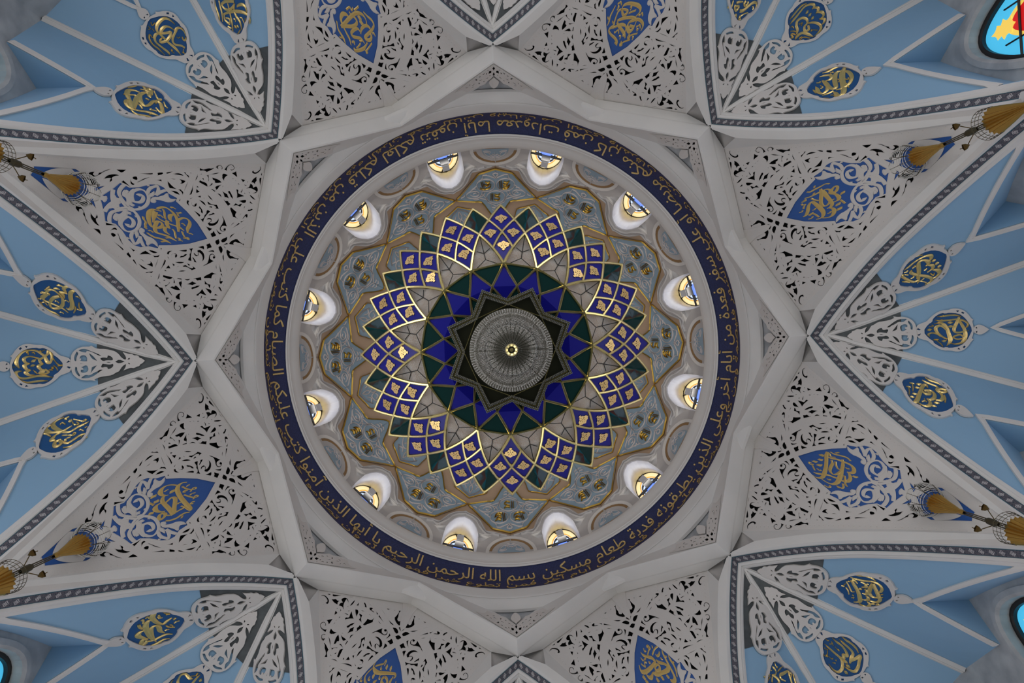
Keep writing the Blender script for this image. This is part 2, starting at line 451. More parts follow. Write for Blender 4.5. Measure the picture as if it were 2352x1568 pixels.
# columns below the arch feet, floor and the plain lower walls that close the hall
col = MB(); R0 = 2 * D / math.sqrt(2)
for s in (1,):
    col.lathe([(0.55, 10.9), (0.7, 10.6), (0.45, 10.3), (0.42, -1.2), (0.6, -1.6)], 24, c=(R0 + 0.1, 0))
col_me = col.mesh('column', PLASTER, True)
for k in range(8): struct(link('column_%s' % SIDE8[k], col_me, None, (0, 0, 0), rad(22.5 + 45 * k)))
fl = MB().lathe([(0.001, -1.6), (15.0, -1.6)], 64); struct(fl.build('floor', mat('floor_carpet', (0.13, 0.14, 0.13), 0.9)))

# ---------------------------------------------------------------- ring under the dome, and the dome
rg = MB(); rg.lathe([(7.05, 19.2), (7.0, 18.26), (6.92, 18.25), (6.80, 18.32), (6.73, 18.42), (6.70, 18.46), (6.69, 18.44), (6.66, 18.48), (6.65, 18.56), (6.63, 18.60), (6.62, 18.72), (6.60, 18.76), (6.59, 18.90)], 192)
rg.lathe([(6.245, 19.69), (6.235, 19.67), (6.20, 19.70), (6.19, 19.78), (6.17, 19.80), (6.16, 19.9), (6.13, 20.0), (6.10, 20.05), (6.09, 20.14), (6.07, 20.18), (6.06, 20.4), (6.08, 20.48), (6.25, 20.5)], 192)
struct(rg.build('trim_30', PLASTER, None, True))
DR, DZ, DH = 6.22, 20.48, 6.5
def dome_pt(phi, th, h=0.0):                     # phi elevation angle, h inwards
    r = (DR - h) * math.cos(phi); return np.array([r * math.cos(th), r * math.sin(th), DZ + (DH - h) * math.sin(phi)])
_ph = np.linspace(0, rad(80), 400); _rho = F * DR * np.cos(_ph) / (DZ + DH * np.sin(_ph))
def phi_of(rho): return float(np.interp(-rho, -_rho, _ph))

# ---------------------------------------------------------------- pierced spandrel panels (traced once, mirrored about their axis, turned eight times)
def zs(x, y):                                   # face of the panel: follows the crown of the arch on one side and its two legs on the others
    ya = math.sqrt(y * y + 0.02) - 0.10; xx = min(max(x, 7.10), 9.66); ye = 9.673 - xx
    e = 0.83 * math.exp(-max(x - 7.34, 0.0) / 0.75)
    return Z((xx - ye) / math.sqrt(2)) + 0.22 + 0.51 * (ye - ya) + e
def span_hit(px, py, k):                         # pixel -> plan point in the coordinates of spandrel k
    a = rad(22.5 + 45 * k); c, s = math.cos(a), math.sin(a)
    p = hit(px, py, lambda x, y: zs(x * c + y * s, -x * s + y * c))
    return p[0] * c + p[1] * s, -p[0] * s + p[1] * c, p[2]
CROPS = {'A': (1780, 815, 13.0667), 'M': (1800, 880, 13.0667), 'B': (1720, 930, 13.0667), 'C': (1880, 930, 13.0667), 'E': (1960, 1020, 13.0667), 'P': (0, 0, 1.0)}
HOLES = {
'A': """900,210 835,325 900,310|1010,195 1095,170 1090,270 1120,325 1050,305|915,400 860,450 865,540 900,620 940,630 960,605 990,620 985,670 940,680 860,650 820,560 820,460 870,400|740,480 680,570 745,560
|1100,400 1230,460 1320,580 1350,660 1340,720 1290,660 1215,640 1230,740 1300,850 1250,940 1150,1020 1180,930 1150,790 1100,765 1165,760 1160,690 1120,650 1145,560 1140,480|645,625 705,655 650,730 520,830
|780,680 815,760 820,860 795,920 750,880 670,885 710,840 695,780 750,740|600,915 640,950 650,1000 700,955 790,970 750,1070 790,1140 770,1145 720,1080 640,1040 520,1020 530,1080 570,1140 500,1090 475,1010 520,940
|880,960 915,985 875,1005|970,995 1020,1000 1095,1040 990,1075|830,1060 870,1090 920,1105 855,1110|1220,1070 1365,955 1375,1010 1420,1085|1540,1022 1490,1040 1440,985 1450,920 1530,885 1610,905 1670,1000 1655,1145 1560,1115 1610,1085 1620,980 1580,915 1510,910 1465,960 1490,1015
|1720,910 1860,1055 1775,1035 1770,980|1710,1195 1730,1145 1790,1120 1860,1150 1910,1220 1890,1265 1790,1250 1840,1225 1845,1175 1800,1140 1760,1150 1740,1200|410,1030 370,1060 335,1130 360,1110|1430,850 1460,770 1460,640 1480,700 1480,790 1505,820
|360,1230 470,1215 580,1225 570,1250 440,1260|620,1180 670,1180 635,1200|1015,1190 1085,1190 1060,1220|1155,1185 1205,1170 1180,1190|1255,1185 1320,1185 1280,1200|1225,340 1300,410 1260,390""",
'M': """1205,365 1350,405 1345,470 1305,500 1300,525 1180,560 1225,500 1225,430|1440,470 1530,550 1620,680 1680,775 1630,775 1575,800 1560,850 1515,860 1560,790 1640,735 1625,690 1540,620 1480,550
|1650,490 1695,485 1720,540 1790,580 1840,660 1890,720 1980,735 1940,790 1900,780 1850,720 1790,695 1745,700|1790,420 1945,580 1910,630 1880,600 1850,520|1210,645 1330,640 1515,715 1460,750 1405,735 1360,780 1290,740
|1365,850 1425,845 1420,960 1430,1010 1400,960|1450,1010 1510,955 1590,965 1690,1005 1740,1010 1735,1070|1160,700 1240,790 1280,880 1200,900 1190,950 1310,970 1310,990 1180,975 1180,900 1165,850 1185,790|1645,930 1710,890 1730,935|1805,825 1850,850 1825,885
|1910,920 1840,990 1830,1105 1860,1100|430,515 540,540 600,565 640,545 650,510 690,495 740,520 660,580 620,620 560,700 520,620|610,380 570,420 555,495 595,495 600,440|445,445 490,420 480,465|310,565 380,620 460,725 380,700 320,690 265,630
|325,740 365,750 400,830 490,840 490,950 450,900 400,850 315,830|215,710 230,760 175,810|630,795 700,735 860,680 895,715 870,745 770,760 760,785|735,860 800,830 850,800 920,820 1020,825 940,860 860,915 810,880|590,955 650,960 710,940 770,990 830,970 810,1000 610,1045
|920,990 960,945 1020,935 1095,975 1010,970|130,1145 240,1140 280,1090 290,1020 370,1030 505,1020 515,1070 400,1130 280,1195 230,1160|80,525 200,515 175,565|770,1290 890,1240 950,1290 1050,1340 1120,1330 1155,1355 1070,1390 1030,1360 930,1300 850,1310 880,1370
|1055,1220 1150,1190 1280,1190 1200,1230|930,1395 960,1370 1010,1395 1030,1445|1110,1470 1180,1435 1260,1430 1380,1465 1250,1480|1380,1380 1440,1340 1480,1430|1520,1275 1590,1280 1660,1265 1630,1330 1575,1370|1625,1190 1705,1195 1680,1240|1270,1350 1330,1310 1300,1350|1090,690 1115,695 1095,740""",
'B': """1015,0 1060,0 1095,70 1130,85 1110,135 1050,90|990,270 1040,210 1095,235 1090,320 1075,410 1050,370 1060,290 1000,300|950,130 970,170 960,210|1195,300 1215,340 1200,380|1000,410 1040,470 1075,495 1030,525|1035,570 1085,570 1115,800|1180,640 1220,700 1200,780|855,500 905,680 880,620|735,610 755,665 690,695
|1280,880 1420,800 1585,725 1560,770 1480,800 1440,900 1430,1020 1380,1085 1300,1080 1240,1020 1240,960 1290,940 1330,985 1300,1020 1260,1010 1310,1060 1370,1050 1395,980 1370,920|1260,1135 1350,1160 1465,1140 1410,1180 1300,1200|1335,1275 1420,1265 1485,1220 1500,1260 1490,1310 1530,1350 1415,1400|1575,1205 1640,1245 1755,1275 1610,1320 1575,1285
|1640,855 1625,920 1630,1010 1680,1090 1735,1120 1720,1030 1780,1000 1850,1030 1880,1080 1860,1115 1820,1050 1760,1030 1755,1110 1795,1170 1700,1190 1600,1120 1560,1010 1580,910|1790,825 1875,840 1880,890 1925,950 1915,985 1860,930|1945,870 2050,890 2045,940 2000,990 2020,1060 1980,1100 1990,1180 2035,1205 1900,1230 1940,1160 1965,1000
|2080,1050 2140,980 2300,945 2280,1005 2200,1000 2160,1060|2085,1130 2200,1130 2320,1155 2100,1190|965,860 1035,1010 985,1095|1005,1195 1070,1100 1165,1285 1105,1325 1045,1300|F820,1320 950,1270 1005,1380 890,1425|F1105,1410 1195,1350 1275,1475 1145,1530
|525,1000 575,930 600,970 720,975 790,965 860,1020 915,1190 850,1230 800,1190 710,1195 680,1150 800,1140 800,1070 760,1040 720,1040 640,990 570,980|630,800 640,830 610,830""",
'C': """1010,490 1030,470 1110,490 1170,460 1220,490 1100,505 985,520|1020,360 1075,380 1030,385|1150,575 1260,580 1360,640 1425,735 1300,660|1005,655 1100,690 1185,730 1110,735 1075,770 1095,810 1040,790 1000,720|1255,790 1390,880 1300,845|1470,680 1615,820 1595,860 1535,820|1640,925 1700,905 1820,1015 1770,1035 1755,1080
|1870,1140 1910,1110 2180,1360 2060,1280|925,620 920,740 845,890 840,870|600,810 770,565 655,890|800,1020 835,940 900,945 955,930 1010,985 910,970|875,1075 960,1050 1060,1080 1145,1145 1000,1125|1060,1005 1180,1025 1410,1000 1360,1060 1240,1120|1450,1100 1530,1125 1590,1080 1705,1215 1600,1140
|510,880 580,960 545,960|430,1140 520,1090 530,1030 600,1050 575,1130|275,990 340,930 365,1000 340,1045 400,1060 460,1000 430,1055 360,1070 300,1050|745,1210 765,1140 795,1210""",
'E': """1690,1140 1800,1240 1920,1380 1800,1440|1520,360 1750,545 1620,535 1545,500|1570,640 1680,670 1800,780 1865,900 1840,1005 1790,920 1720,850 1700,920 1660,970 1620,850 1690,840 1660,730|1880,660 1990,760 2050,920 2100,960 2070,1040 2120,1095 2180,1100 2180,1005 2280,1080 2310,1150 2270,1220 2190,1210 2080,1100 2020,980 1990,850
|2005,1150 2100,1220 2230,1300 2080,1320 1980,1355 1915,1220 1980,1210|1070,665 1385,655 1400,735 1250,690|1080,350 1150,315 1230,370 1240,430 1180,435 1080,390|1050,520 1140,545 1240,490 1200,570 1140,595 1060,570|840,90 900,140 980,250 1000,340 1040,410 1015,435 960,320 900,190""",
'P': """C1833,1048 1873,1034.8 1910.6,1030 1943.5,1028.7 1946,1021.8 1967,1026 1985,1023 2000,1027 2014,1038 2030,1060 2045,1074 2056,1076.5 2069,1079.5 2072,1098 2082,1131 2083,1136|C2103.5,1146 2124.8,1185.7 2140,1194 2235,1197 2235,1191"""}
def crop_pts(cid, s):
    ox, oy, sc = CROPS[cid]; return [(ox + a / sc, oy + b / sc) for a, b in nums(s)]
S_HOLES = []; BLUE_HOLES = []
for cid, txt in HOLES.items():
    for h in txt.replace('\n', '').split('|'):
        fl_ = h[0] if h[0] in 'CF' else ''
        poly = [span_hit(px, py, 0)[:2] for px, py in crop_pts(cid, h[1:] if fl_ else h)]
        if fl_ == 'C':
            poly[0] = (poly[0][0], 0.0); poly[-1] = (poly[-1][0], 0.0)
            poly = poly + [(x, -y) for x, y in poly[1:-1][::-1]]; S_HOLES.append(poly); BLUE_HOLES.append(poly)
        elif fl_ == 'F': S_HOLES.append(soften(poly))
        else:
            q = soften(poly); S_HOLES += [q, [(x, -y) for x, y in q][::-1]]
            if cid == 'E' and poly is not None and h.startswith('1690'): BLUE_HOLES += [poly, [(x, -y) for x, y in poly][::-1]]
def dense(poly, d):
    R = []
    for i in range(len(poly)):
        a, b = np.array(poly[i]), np.array(poly[(i + 1) % len(poly)]); k = max(1, int(np.linalg.norm(b - a) / d)); R += [tuple(a + (b - a) * j / k) for j in range(k)]
    return R
S_OUT = dense([(7.28, -2.48), (7.10, -2.90), (7.16, -2.92), (9.80, -0.06), (9.80, 0.06), (7.16, 2.92), (7.10, 2.90), (7.28, 2.48)], 0.2)
# keep only holes that lie inside the panel
qo = np.array(S_OUT)
S_HOLES = [h for h in S_HOLES if inpoly(np.array(h, float), [(7.335, -2.33), (7.335, 2.33), (9.665, 0.0)]).all()]
sfn = lambda x, y, h: (x, y, zs(x, y) - h)
lat = MB(); S_HOLES = [[tuple(np.mean(np.array(h), 0) + (np.array(p) - np.mean(np.array(h), 0)) * (1.0 if h in BLUE_HOLES else 1.07)) for p in h] for i, h in enumerate(S_HOLES)]
plate(lat, S_OUT, S_HOLES, sfn, 0.035, 0.16)
# scrolls standing in the blue field, leaves and the raised strap work of the fretwork
def both(mb, pts, lift, height, flat=True, n=5):
    q = []
    for x, y, w in pts:
        a, b, z = span_hit(x, y, 0); q.append((a, b, 0.6 * w * z / F))
    ribbon(mb, q, sfn, lift, height, n, flat=flat); ribbon(mb, [(a, -b, w) for a, b, w in q], sfn, lift, height, n, flat=flat)
def cropw(cid, s): ox, oy, sc = CROPS[cid]; return [(ox + a / sc, oy + b / sc, w / sc) for a, b, w in nums(s)]
for s in ("660,1160,66 530,1060,70 430,920,66 390,780,64 420,640,66 500,540,66 640,490,66 780,505,66 890,590,62 950,700,70", "950,640,60 960,760,80 900,860,90 780,930,90 680,900,80 590,830,72 565,740,70 600,660,66 670,625,62 740,660,66 760,715,90",
          "1270,740,60 1290,800,66 1285,920,66 1250,1010,66 1170,1070,66 1030,1110,60", "640,1180,90 850,1190,66 1050,1150,66 1180,1180,62 1300,1270,56", "1050,1190,62 1090,1330,62 1150,1480,62 1200,1560,60", "1440,1050,66 1370,1170,70 1240,1310,66 1050,1400,66 930,1470,66",
          "720,1230,60 830,1340,60 960,1470,62 1000,1560,60", "520,140,60 610,280,64 625,390,64 580,480,60", "540,115,60 420,180,66 365,310,60", "235,60,66 330,230,70 365,370,60", "520,940,50 500,940,84 480,930,60", "690,300,50 715,300,90 740,305,60", "640,1120,70 670,1120,110 700,1150,70", "660,1250,60 620,1290,90 590,1270,60", "1100,800,50 1060,900,70 960,960,90 860,980,110"):
    both(lat, cropw('E', s), -0.03, 0.033)
for poly in (("P", "1946.6,1024.9 1955,1031.8 1961.9,1032.9 1967.2,1029.5 1969.5,1027.2 1972.2,1031 1972.6,1036.4 1978,1043.3 1978.4,1046 1988.3,1053.7 1989.8,1062.9 1984.5,1066.7 1978.4,1063.6 1978.4,1057.5 1982.2,1056.7 1975.3,1051.4 1967.7,1047.6 1959.6,1044.8 1948.9,1035.6"),
             ("P", "1989.8,1050.6 1996,1043.7 1996.7,1048.3 2000.5,1056 1994.4,1059.8"),
             ("E", "760,960 900,880 960,760 1010,800 1010,870 1060,900 1110,890 1160,840 1170,920 1110,1010 1050,1010 990,990 920,1020 850,1130 790,1130 770,1040"),
             ("E", "1380,1400 1460,1330 1510,1400 1590,1460 1560,1540 1450,1500"), ("P", "2135.1,1180 2194.8,1178.8 2207.4,1183.4 2200.5,1187.4 2186.8,1192 2174.1,1193.7 2148.9,1193.7")):
    q = soften([span_hit(px, py, 0)[:2] for px, py in crop_pts(*poly)])
    plate(lat, q, [], sfn, 0.05, None, 0.015); plate(lat, [(x, -y) for x, y in q][::-1], [], sfn, 0.05, None, 0.015)
# leaf on the crown of the frame and the bead row round the panel
q = [(7.05, 0.0), (7.16, .20), (7.34, .22), (7.46, .12), (7.62, .10), (7.70, 0.0)]; q = q + [(x, -y) for x, y in q[1:-1][::-1]]
plate(lat, soften(q), [], lambda x, y, h: (x, y, zs(max(x, 7.3), y) - h - 0.03 - 0.25 * max(0, 7.34 - x)), 0.08, 0.1)
for i in range(46):
    for sg in (1, -1):
        t = i / 46; x, y = 7.43 + (9.60 - 7.43) * t, sg * (2.26 - 2.14 * t); c = sfn(x - .05, y * .965, 0.0); lat.octa(c, 0.013)
lat_me = lat.mesh('fretwork', CARVED)
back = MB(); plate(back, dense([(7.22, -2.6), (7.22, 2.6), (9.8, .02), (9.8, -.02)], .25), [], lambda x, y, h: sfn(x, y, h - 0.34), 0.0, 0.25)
back_me = back.mesh('shade_backing', BLACKV)  # black sheet painting in the darkness behind the fretwork holes
blu = MB()
for i, h in enumerate(BLUE_HOLES):
    c = np.mean(np.array(h), 0); e = dense([tuple(c + (np.array(p) - c) * 1.03) for p in h], .2)
    plate(blu, e, [], lambda x, y, hh: sfn(x, y, hh - (0.040 + 0.002 * i)), 0.0, .12)
blu_me = blu.mesh('blue_field', ROYAL)
CALL = {   # spandrel: (crop origin x, y, scale, strokes)
 'left_up': (320, 460, 14.257, """695,345,20 560,310,40 420,290,70 310,360,100 275,500,105 290,650,90 340,790,75 430,870,70 600,890,80 700,860,90 735,800,70 700,720,60 600,680,80 540,720,90 490,850,90 500,980,90 560,1050,85 720,1100,80 900,1160,90 1030,1230,90 1200,1325,20|840,1225,15 960,1215,40 1000,1235,40|235,1050,15 330,1120,60 480,1200,75 650,1240,80 800,1290,90 900,1340,80 1010,1400,15
|695,1355,15 800,1335,40 860,1340,40|555,270,60 700,220,70 830,220,60 960,290,65 1080,390,75 1180,520,85 1240,680,90 1255,850,90 1265,1025,30|500,350,120 450,520,100 435,720,15|540,520,15 650,610,50 800,690,60 1000,770,55 1150,820,60 1280,860,80 1440,980,15|1100,450,50 990,490,90 980,600,80 1040,690,30|900,650,80 880,760,90 930,860,80 980,915,20
|980,910,20 850,870,60 810,950,80 860,1040,70 970,1110,15|1250,640,70 1380,570,60 1530,590,60 1630,690,70 1620,810,90 1560,930,80 1565,1060,20|755,280,15 800,380,45 810,500,40 840,610,10|590,490,30 640,470,40 690,490,25 770,560,8|1370,760,30 1410,750,40 1450,790,25 1490,835,8|1010,230,40 1060,215,40 1110,235,25 1170,275,8|290,990,40 330,975,40 380,1000,25 430,1045,8|1610,1085,30 1655,1075,35 1690,1090,20 1740,1115,8
|100,520,15 125,610,35 190,700,35 170,790,40 190,850,50 170,880,40 235,930,10|1065,930,15 1130,1010,40 1160,1120,35 1185,1240,10|1380,1010,10 1420,1110,40 1480,1200,35 1580,1220,50 1590,1270,30 1530,1250,30 1420,1220,25|1250,1240,40 1290,1230,40 1310,1290,40 1260,1290,30 1400,1325,8|1190,390,15 1270,410,30 1360,385,50|1230,430,30 1270,520,40"""),
 'left_low': (330, 1095, 14.257, """1400,180,10 1250,200,50 1120,290,95 1080,420,110 1120,550,110 1200,690,110 1320,840,110 1440,960,110 1530,1040,70 1510,1100,50 1400,1050,40 1330,1000,40 1200,960,12|1080,285,30 900,265,35 720,300,50 580,390,90 520,510,115 570,600,80 680,620,60 780,600,12|690,620,30 610,680,70 585,780,90 620,860,90 720,960,100 850,1100,105 960,1240,110
|545,870,20 690,850,60 800,760,60 900,680,60 1000,700,90 1010,830,105 980,1000,105 965,1200,120|540,870,20 430,920,50 350,1030,110 400,1120,85 520,1155,50 670,1140,12|700,1270,40 830,1265,45 920,1240,45|1030,1170,60 1160,1090,65 1300,1020,70|610,1190,90 500,1260,80 470,1380,90 560,1400,70 650,1320,80 690,1230,80 610,1190,60
|700,1445,10 850,1430,60 1050,1360,75 1200,1260,80 1330,1190,60 1490,1160,10|1215,1360,15 1260,1270,40|215,720,10 300,650,130 395,580,10|320,880,10 395,815,130 465,745,10|840,550,10 920,480,130 1000,410,10|140,1260,10 225,1200,140 315,1140,10|130,840,10 220,890,40 310,940,10|660,500,15 690,465,40 790,410,8|1400,320,15 1420,285,40 1490,260,8|1240,320,10 1400,400,45 1560,420,35 1690,390,40 1680,350,30 1600,370,30 1510,490,8
|1420,450,10 1310,460,40 1290,500,35 1360,500,30|1520,600,15 1540,560,40 1680,520,8|1300,590,10 1450,640,45 1620,680,35 1750,650,40 1740,615,30 1670,620,30 1605,735,8|1660,810,8 1560,830,40 1530,880,35 1610,880,30|1100,900,15 1120,860,35 1210,840,8"""),
 'right_up': (1830, 410, 14.257, """1095,160,10 960,165,40 780,260,70 600,350,80 470,420,70 350,430,10|610,220,10 590,300,40|280,640,10 420,600,50 560,540,70 720,460,80 850,420,110 930,480,110 1020,590,95 1120,710,90 1180,820,85 1130,920,80 1010,965,15|600,450,10 560,520,30|800,330,60 830,480,100 815,650,95 820,800,85 900,890,60 1020,860,60 1120,740,70 1240,655,12
|880,370,40 1000,340,40 1110,360,60 1140,440,110 1240,460,90 1330,370,90 1360,260,60 1280,240,60 1190,320,70 1150,430,80|1150,480,60 1290,500,60 1400,590,95 1380,690,80 1220,765,15|1110,950,30 1210,970,70 1250,1060,100 1190,1190,90 1060,1260,50 870,1280,20|230,1240,40 330,1180,90 385,1030,95 400,900,85 470,780,70 560,770,80 680,860,100 800,970,110 890,1090,100 880,1220,80 790,1290,50 660,1325,10
|1460,520,10 1530,450,110 1580,390,10|1300,895,10 1380,830,110 1450,760,10|1340,1045,10 1425,975,130 1500,910,10|490,640,10 600,690,45 740,715,10|1455,690,10 1530,740,40 1610,800,10|175,765,10 270,740,40 320,710,40 280,690,35 240,720,35|170,820,30 220,860,40 300,840,30 250,920,50 240,990,40|100,1105,10 190,1080,45 210,1030,35|530,1030,10 610,1000,40 640,950,30|1030,1135,10 1110,1110,40 1140,1060,30
|410,1170,40 460,1190,40 500,1150,40 560,1090,20|460,1140,40 600,1150,45 750,1250,10|400,1320,10 510,1290,40 540,1230,30"""),
 'right_low': (1850, 1025, 14.257, """640,270,15 720,340,50 900,400,75 1060,430,80 1220,490,90 1400,560,80 1540,640,70 1610,740,85 1600,850,90 1500,870,90 1390,840,30|830,180,10 950,250,60 1100,290,70 1300,340,65 1420,400,50 1500,480,10|1120,200,15 1000,220,50|740,180,60 710,300,90 705,500,85 690,680,90 650,850,100 590,1000,90 480,1040,70 350,1010,45 265,950,10
|740,190,50 800,240,40 850,340,40 1000,360,15|290,850,30 400,890,70 580,920,85 760,940,75 920,1000,70 1080,1060,90 1200,1120,70 1300,1150,80 1420,1150,90 1490,1060,80 1470,930,60 1400,840,30|1240,430,20 1250,600,75 1220,760,80 1180,900,110 1140,1060,110 1050,1200,100 900,1240,70 740,1190,45 560,1080,10|870,450,10 905,570,70 840,700,80 830,820,70 930,920,50 1050,910,60 1180,820,60
|1000,500,10 1030,640,35 1090,740,40 1150,750,20|1300,960,10 1320,1080,50 1320,1200,50 1380,1320,10|1550,985,10 1640,1000,110 1740,1000,10|230,490,10 330,500,110 415,495,10|420,435,10 510,440,110 595,435,10|375,610,10 470,620,110 570,600,10|460,270,10 560,320,35 600,310,30 560,270,30 510,290,30|285,590,25 200,590,30 140,560,30 150,520,30 220,550,30|245,620,30 330,790,10|395,720,10 480,790,35 540,780,25
|1340,690,10 1400,740,35 1460,730,25|730,1060,10 790,1100,35 845,1085,25|630,1270,10 750,1340,45 830,1330,40 820,1280,20|1060,1290,10 1110,1360,40 1150,1340,30 1210,1380,40 1265,1340,45 1250,1220,25"""),
 'top_left': (760, 10, 13.067, """430,1170,12 380,1020,80 300,880,80 210,720,55 165,480,10|250,960,10 330,990,50|600,1210,10 550,1020,70 480,880,75 400,720,60 330,560,80 290,400,80 340,270,90 440,270,80 520,350,50|290,640,70 450,635,80 640,640,80 750,580,80 770,480,70 700,370,60 620,310,60|300,640,60 420,530,80 560,380,85 700,260,85 840,240,75 960,310,60 1040,440,40 1070,590,10
|970,210,10 1080,330,50 1220,460,65 1280,600,60 1230,740,70 1130,850,80 1030,960,90 1060,1040,80 1180,1040,80 1210,930,70 1150,850,50|1180,720,60 1100,630,70 1000,630,70 910,720,70 885,870,15|870,800,40 800,710,60 700,730,80 610,830,70 650,940,80 780,980,75 900,1010,70 1010,1160,12|850,1085,10 930,1075,40|695,1290,40 720,1370,80 850,1360,80 990,1290,75 1090,1130,12
|790,340,10 855,390,120 915,440,10|845,495,10 910,535,115 975,575,10|450,135,8 555,60,25 610,160,40 655,85,10|695,155,15 760,100,40 820,45,10|540,200,10 580,270,40|760,1295,12 830,1230,40 885,1150,10|640,1150,30 640,1100,35 700,1100,40 690,1150,35 715,1200,10|1240,870,20 1280,840,35 1325,940,8|1225,1145,8 1070,1370,25 1100,1420,35 1060,1450,30 1050,1400,30 1010,1340,15"""),
 'top_right': (1380, 0, 13.635, """465,160,10 400,290,50 310,480,65 260,660,70 210,780,10|220,510,10 250,590,40|650,270,40 560,330,60 490,490,60 440,650,65 400,790,80 280,880,60 260,960,60 330,1070,60 440,1170,70 510,1290,70 500,1410,20|440,1300,15 490,1370,40|370,640,10 400,720,40|370,850,50 500,800,60 560,760,60 680,750,80 780,790,50 790,900,30 760,980,10|510,680,50 560,780,80 650,900,80 740,1030,80 770,1170,25|685,1080,15 740,1110,40
|520,630,50 660,570,70 850,530,70 1000,530,80 1080,590,90 920,660,60 860,740,60 840,850,110 900,960,110 1000,900,90 1020,820,70 900,790,70|1080,590,80 1200,590,70 1300,670,70 1330,790,60 1265,940,10|1120,650,30 1050,820,15|660,290,50 690,400,80 730,460,70 820,400,80 850,320,60 760,270,50 670,270,50|670,270,30 720,150,50 850,90,70 1000,95,80 1160,140,90 1250,240,80 1220,370,60 1100,500,10
|550,60,20 560,100,30 630,40,25 660,140,35|535,190,20 580,200,30 510,300,8|930,190,20 980,195,30 930,300,8|880,390,15 1000,340,40 1110,300,30|1200,430,20 1230,460,30 1300,380,25 1320,480,35|1130,790,20 1150,820,30 1220,760,25 1250,870,35|1120,900,20 1170,905,30 1130,970,8|430,970,20 450,1000,30 550,920,25 570,1040,40|575,1110,20 625,1120,30 600,1210,8|990,1140,20 1025,1150,30 985,1230,8
|1155,1025,15 1000,1070,35 900,1110,25 910,1170,35 860,1190,35 850,1130,30 890,1100,20 890,1040,10|920,1230,12 780,1270,35 660,1340,25 670,1390,35 610,1410,35 600,1360,30 640,1340,20 640,1280,10"""),
 'bottom_left': (810, 1495, 19.6, """1050,480,10 960,620,70 930,770,90 1000,920,150 1150,1000,140 1400,1020,120 1700,1030,100 1880,1050,90 1930,1150,80 1840,1240,15|880,790,20 700,960,50 570,1130,75 530,1280,90 560,1430,90 640,1560,80|1020,690,15 1200,640,50 1380,590,50 1470,450,40 1510,470,35 1490,540,35 1420,680,15|1420,1180,90 1310,1280,110 1290,1450,130 1420,1560,120 1540,1450,120 1530,1280,100 1440,1180,80|1820,1160,15 1740,1300,90 1660,1450,150 1640,1600,120
|970,1010,15 930,1140,170 900,1260,15|1560,625,15 1530,740,160 1520,850,15|1760,690,15 1710,810,160 1700,930,15|1080,1330,10 1000,1400,100 900,1430,60|1300,720,10 1250,800,40 1300,850,30|410,1200,10 330,1340,50 420,1380,30|770,1160,10 690,1290,50 770,1330,30|1240,1100,10 1170,1240,50 1240,1260,30|1950,1390,10 1920,1440,40"""),
 'bottom_right': (1450, 1465, 8.7, """620,240,8 640,320,45 700,440,50 760,560,55 830,690,55 880,810,60 860,880,60 790,860,40|715,375,8 670,380,25|745,335,8 780,430,55 850,540,50 900,660,40 920,780,8|860,490,8 820,490,25|500,440,20 550,490,55 650,520,45 730,570,60 740,640,70 660,690,60 550,720,60 480,700,60|520,530,45 480,590,40 510,660,50 570,650,55 570,570,45 520,530,40|440,690,30 480,730,60 550,740,60 600,700,50|490,460,20 470,510,45 400,600,60 300,680,65 210,680,60 160,550,8
|290,710,20 350,790,50 410,800,60 440,700,25|195,290,15 240,350,40 330,385,45 420,410,60 480,470,60|330,355,30 360,240,20 380,210,30 340,160,30 315,185,30 360,210,25|530,175,8 470,230,25 425,345,8|225,780,8 265,805,70 300,830,8|500,820,8 530,845,75 570,870,8|590,780,8 630,810,75 665,840,8|700,755,8 735,780,65 770,800,8|285,870,8 320,890,60 350,896,20|490,330,20 520,370,35 560,340,35 570,280,20|420,160,8 430,210,30|250,210,8 270,275,30 295,260,12
|195,400,8 230,455,20 245,440,10|350,475,8 370,510,20 385,490,10|590,395,8 605,430,20 625,425,10|200,520,20 230,550,25 285,580,15 270,500,20 310,495,15|295,405,15 265,450,10""")}
SPK = {'right_low': 0, 'bottom_right': 1, 'bottom_left': 2, 'left_low': 3, 'left_up': 4, 'top_left': 5, 'top_right': 6, 'right_up': 7}
SPL = {'right_low': 'right of the ring, below the right-hand blue bay', 'bottom_right': 'below the ring, right of the bottom blue bay', 'bottom_left': 'below the ring, left of the bottom blue bay', 'left_low': 'left of the ring, below the left-hand blue bay',
       'left_up': 'left of the ring, above the left-hand blue bay', 'top_left': 'above the ring, left of the top blue bay', 'top_right': 'above the ring, right of the top blue bay', 'right_up': 'right of the ring, above the right-hand blue bay'}
for nm, k in SPK.items():
    a = rad(22.5 + 45 * k)
    t = thing('spandrel_panel', 'white fretwork panel ' + SPL[nm], 'panel', (0, 0, 0), a, 'pierced spandrel panels round the dome ring')
    link('fretwork', lat_me, t); link('shade_backing', back_me, t); bf = link('blue_field', blu_me, t)
    ox, oy, sc, txt = CALL[nm]; mb = MB()
    for j, s in enumerate(txt.replace('\n', '').split('|')):
        q = []
        for x, y, w in nums(s):
            p = span_hit(ox + x / sc, oy + y / sc, k); q.append((p[0], p[1], 0.62 * w / sc * p[2] / F))
        ribbon(mb, q, sfn, -0.040, 0.03 + 0.002 * (j % 5), 6)
    mb.build('calligraphy', GOLD, bf)['label'] = 'gold script'

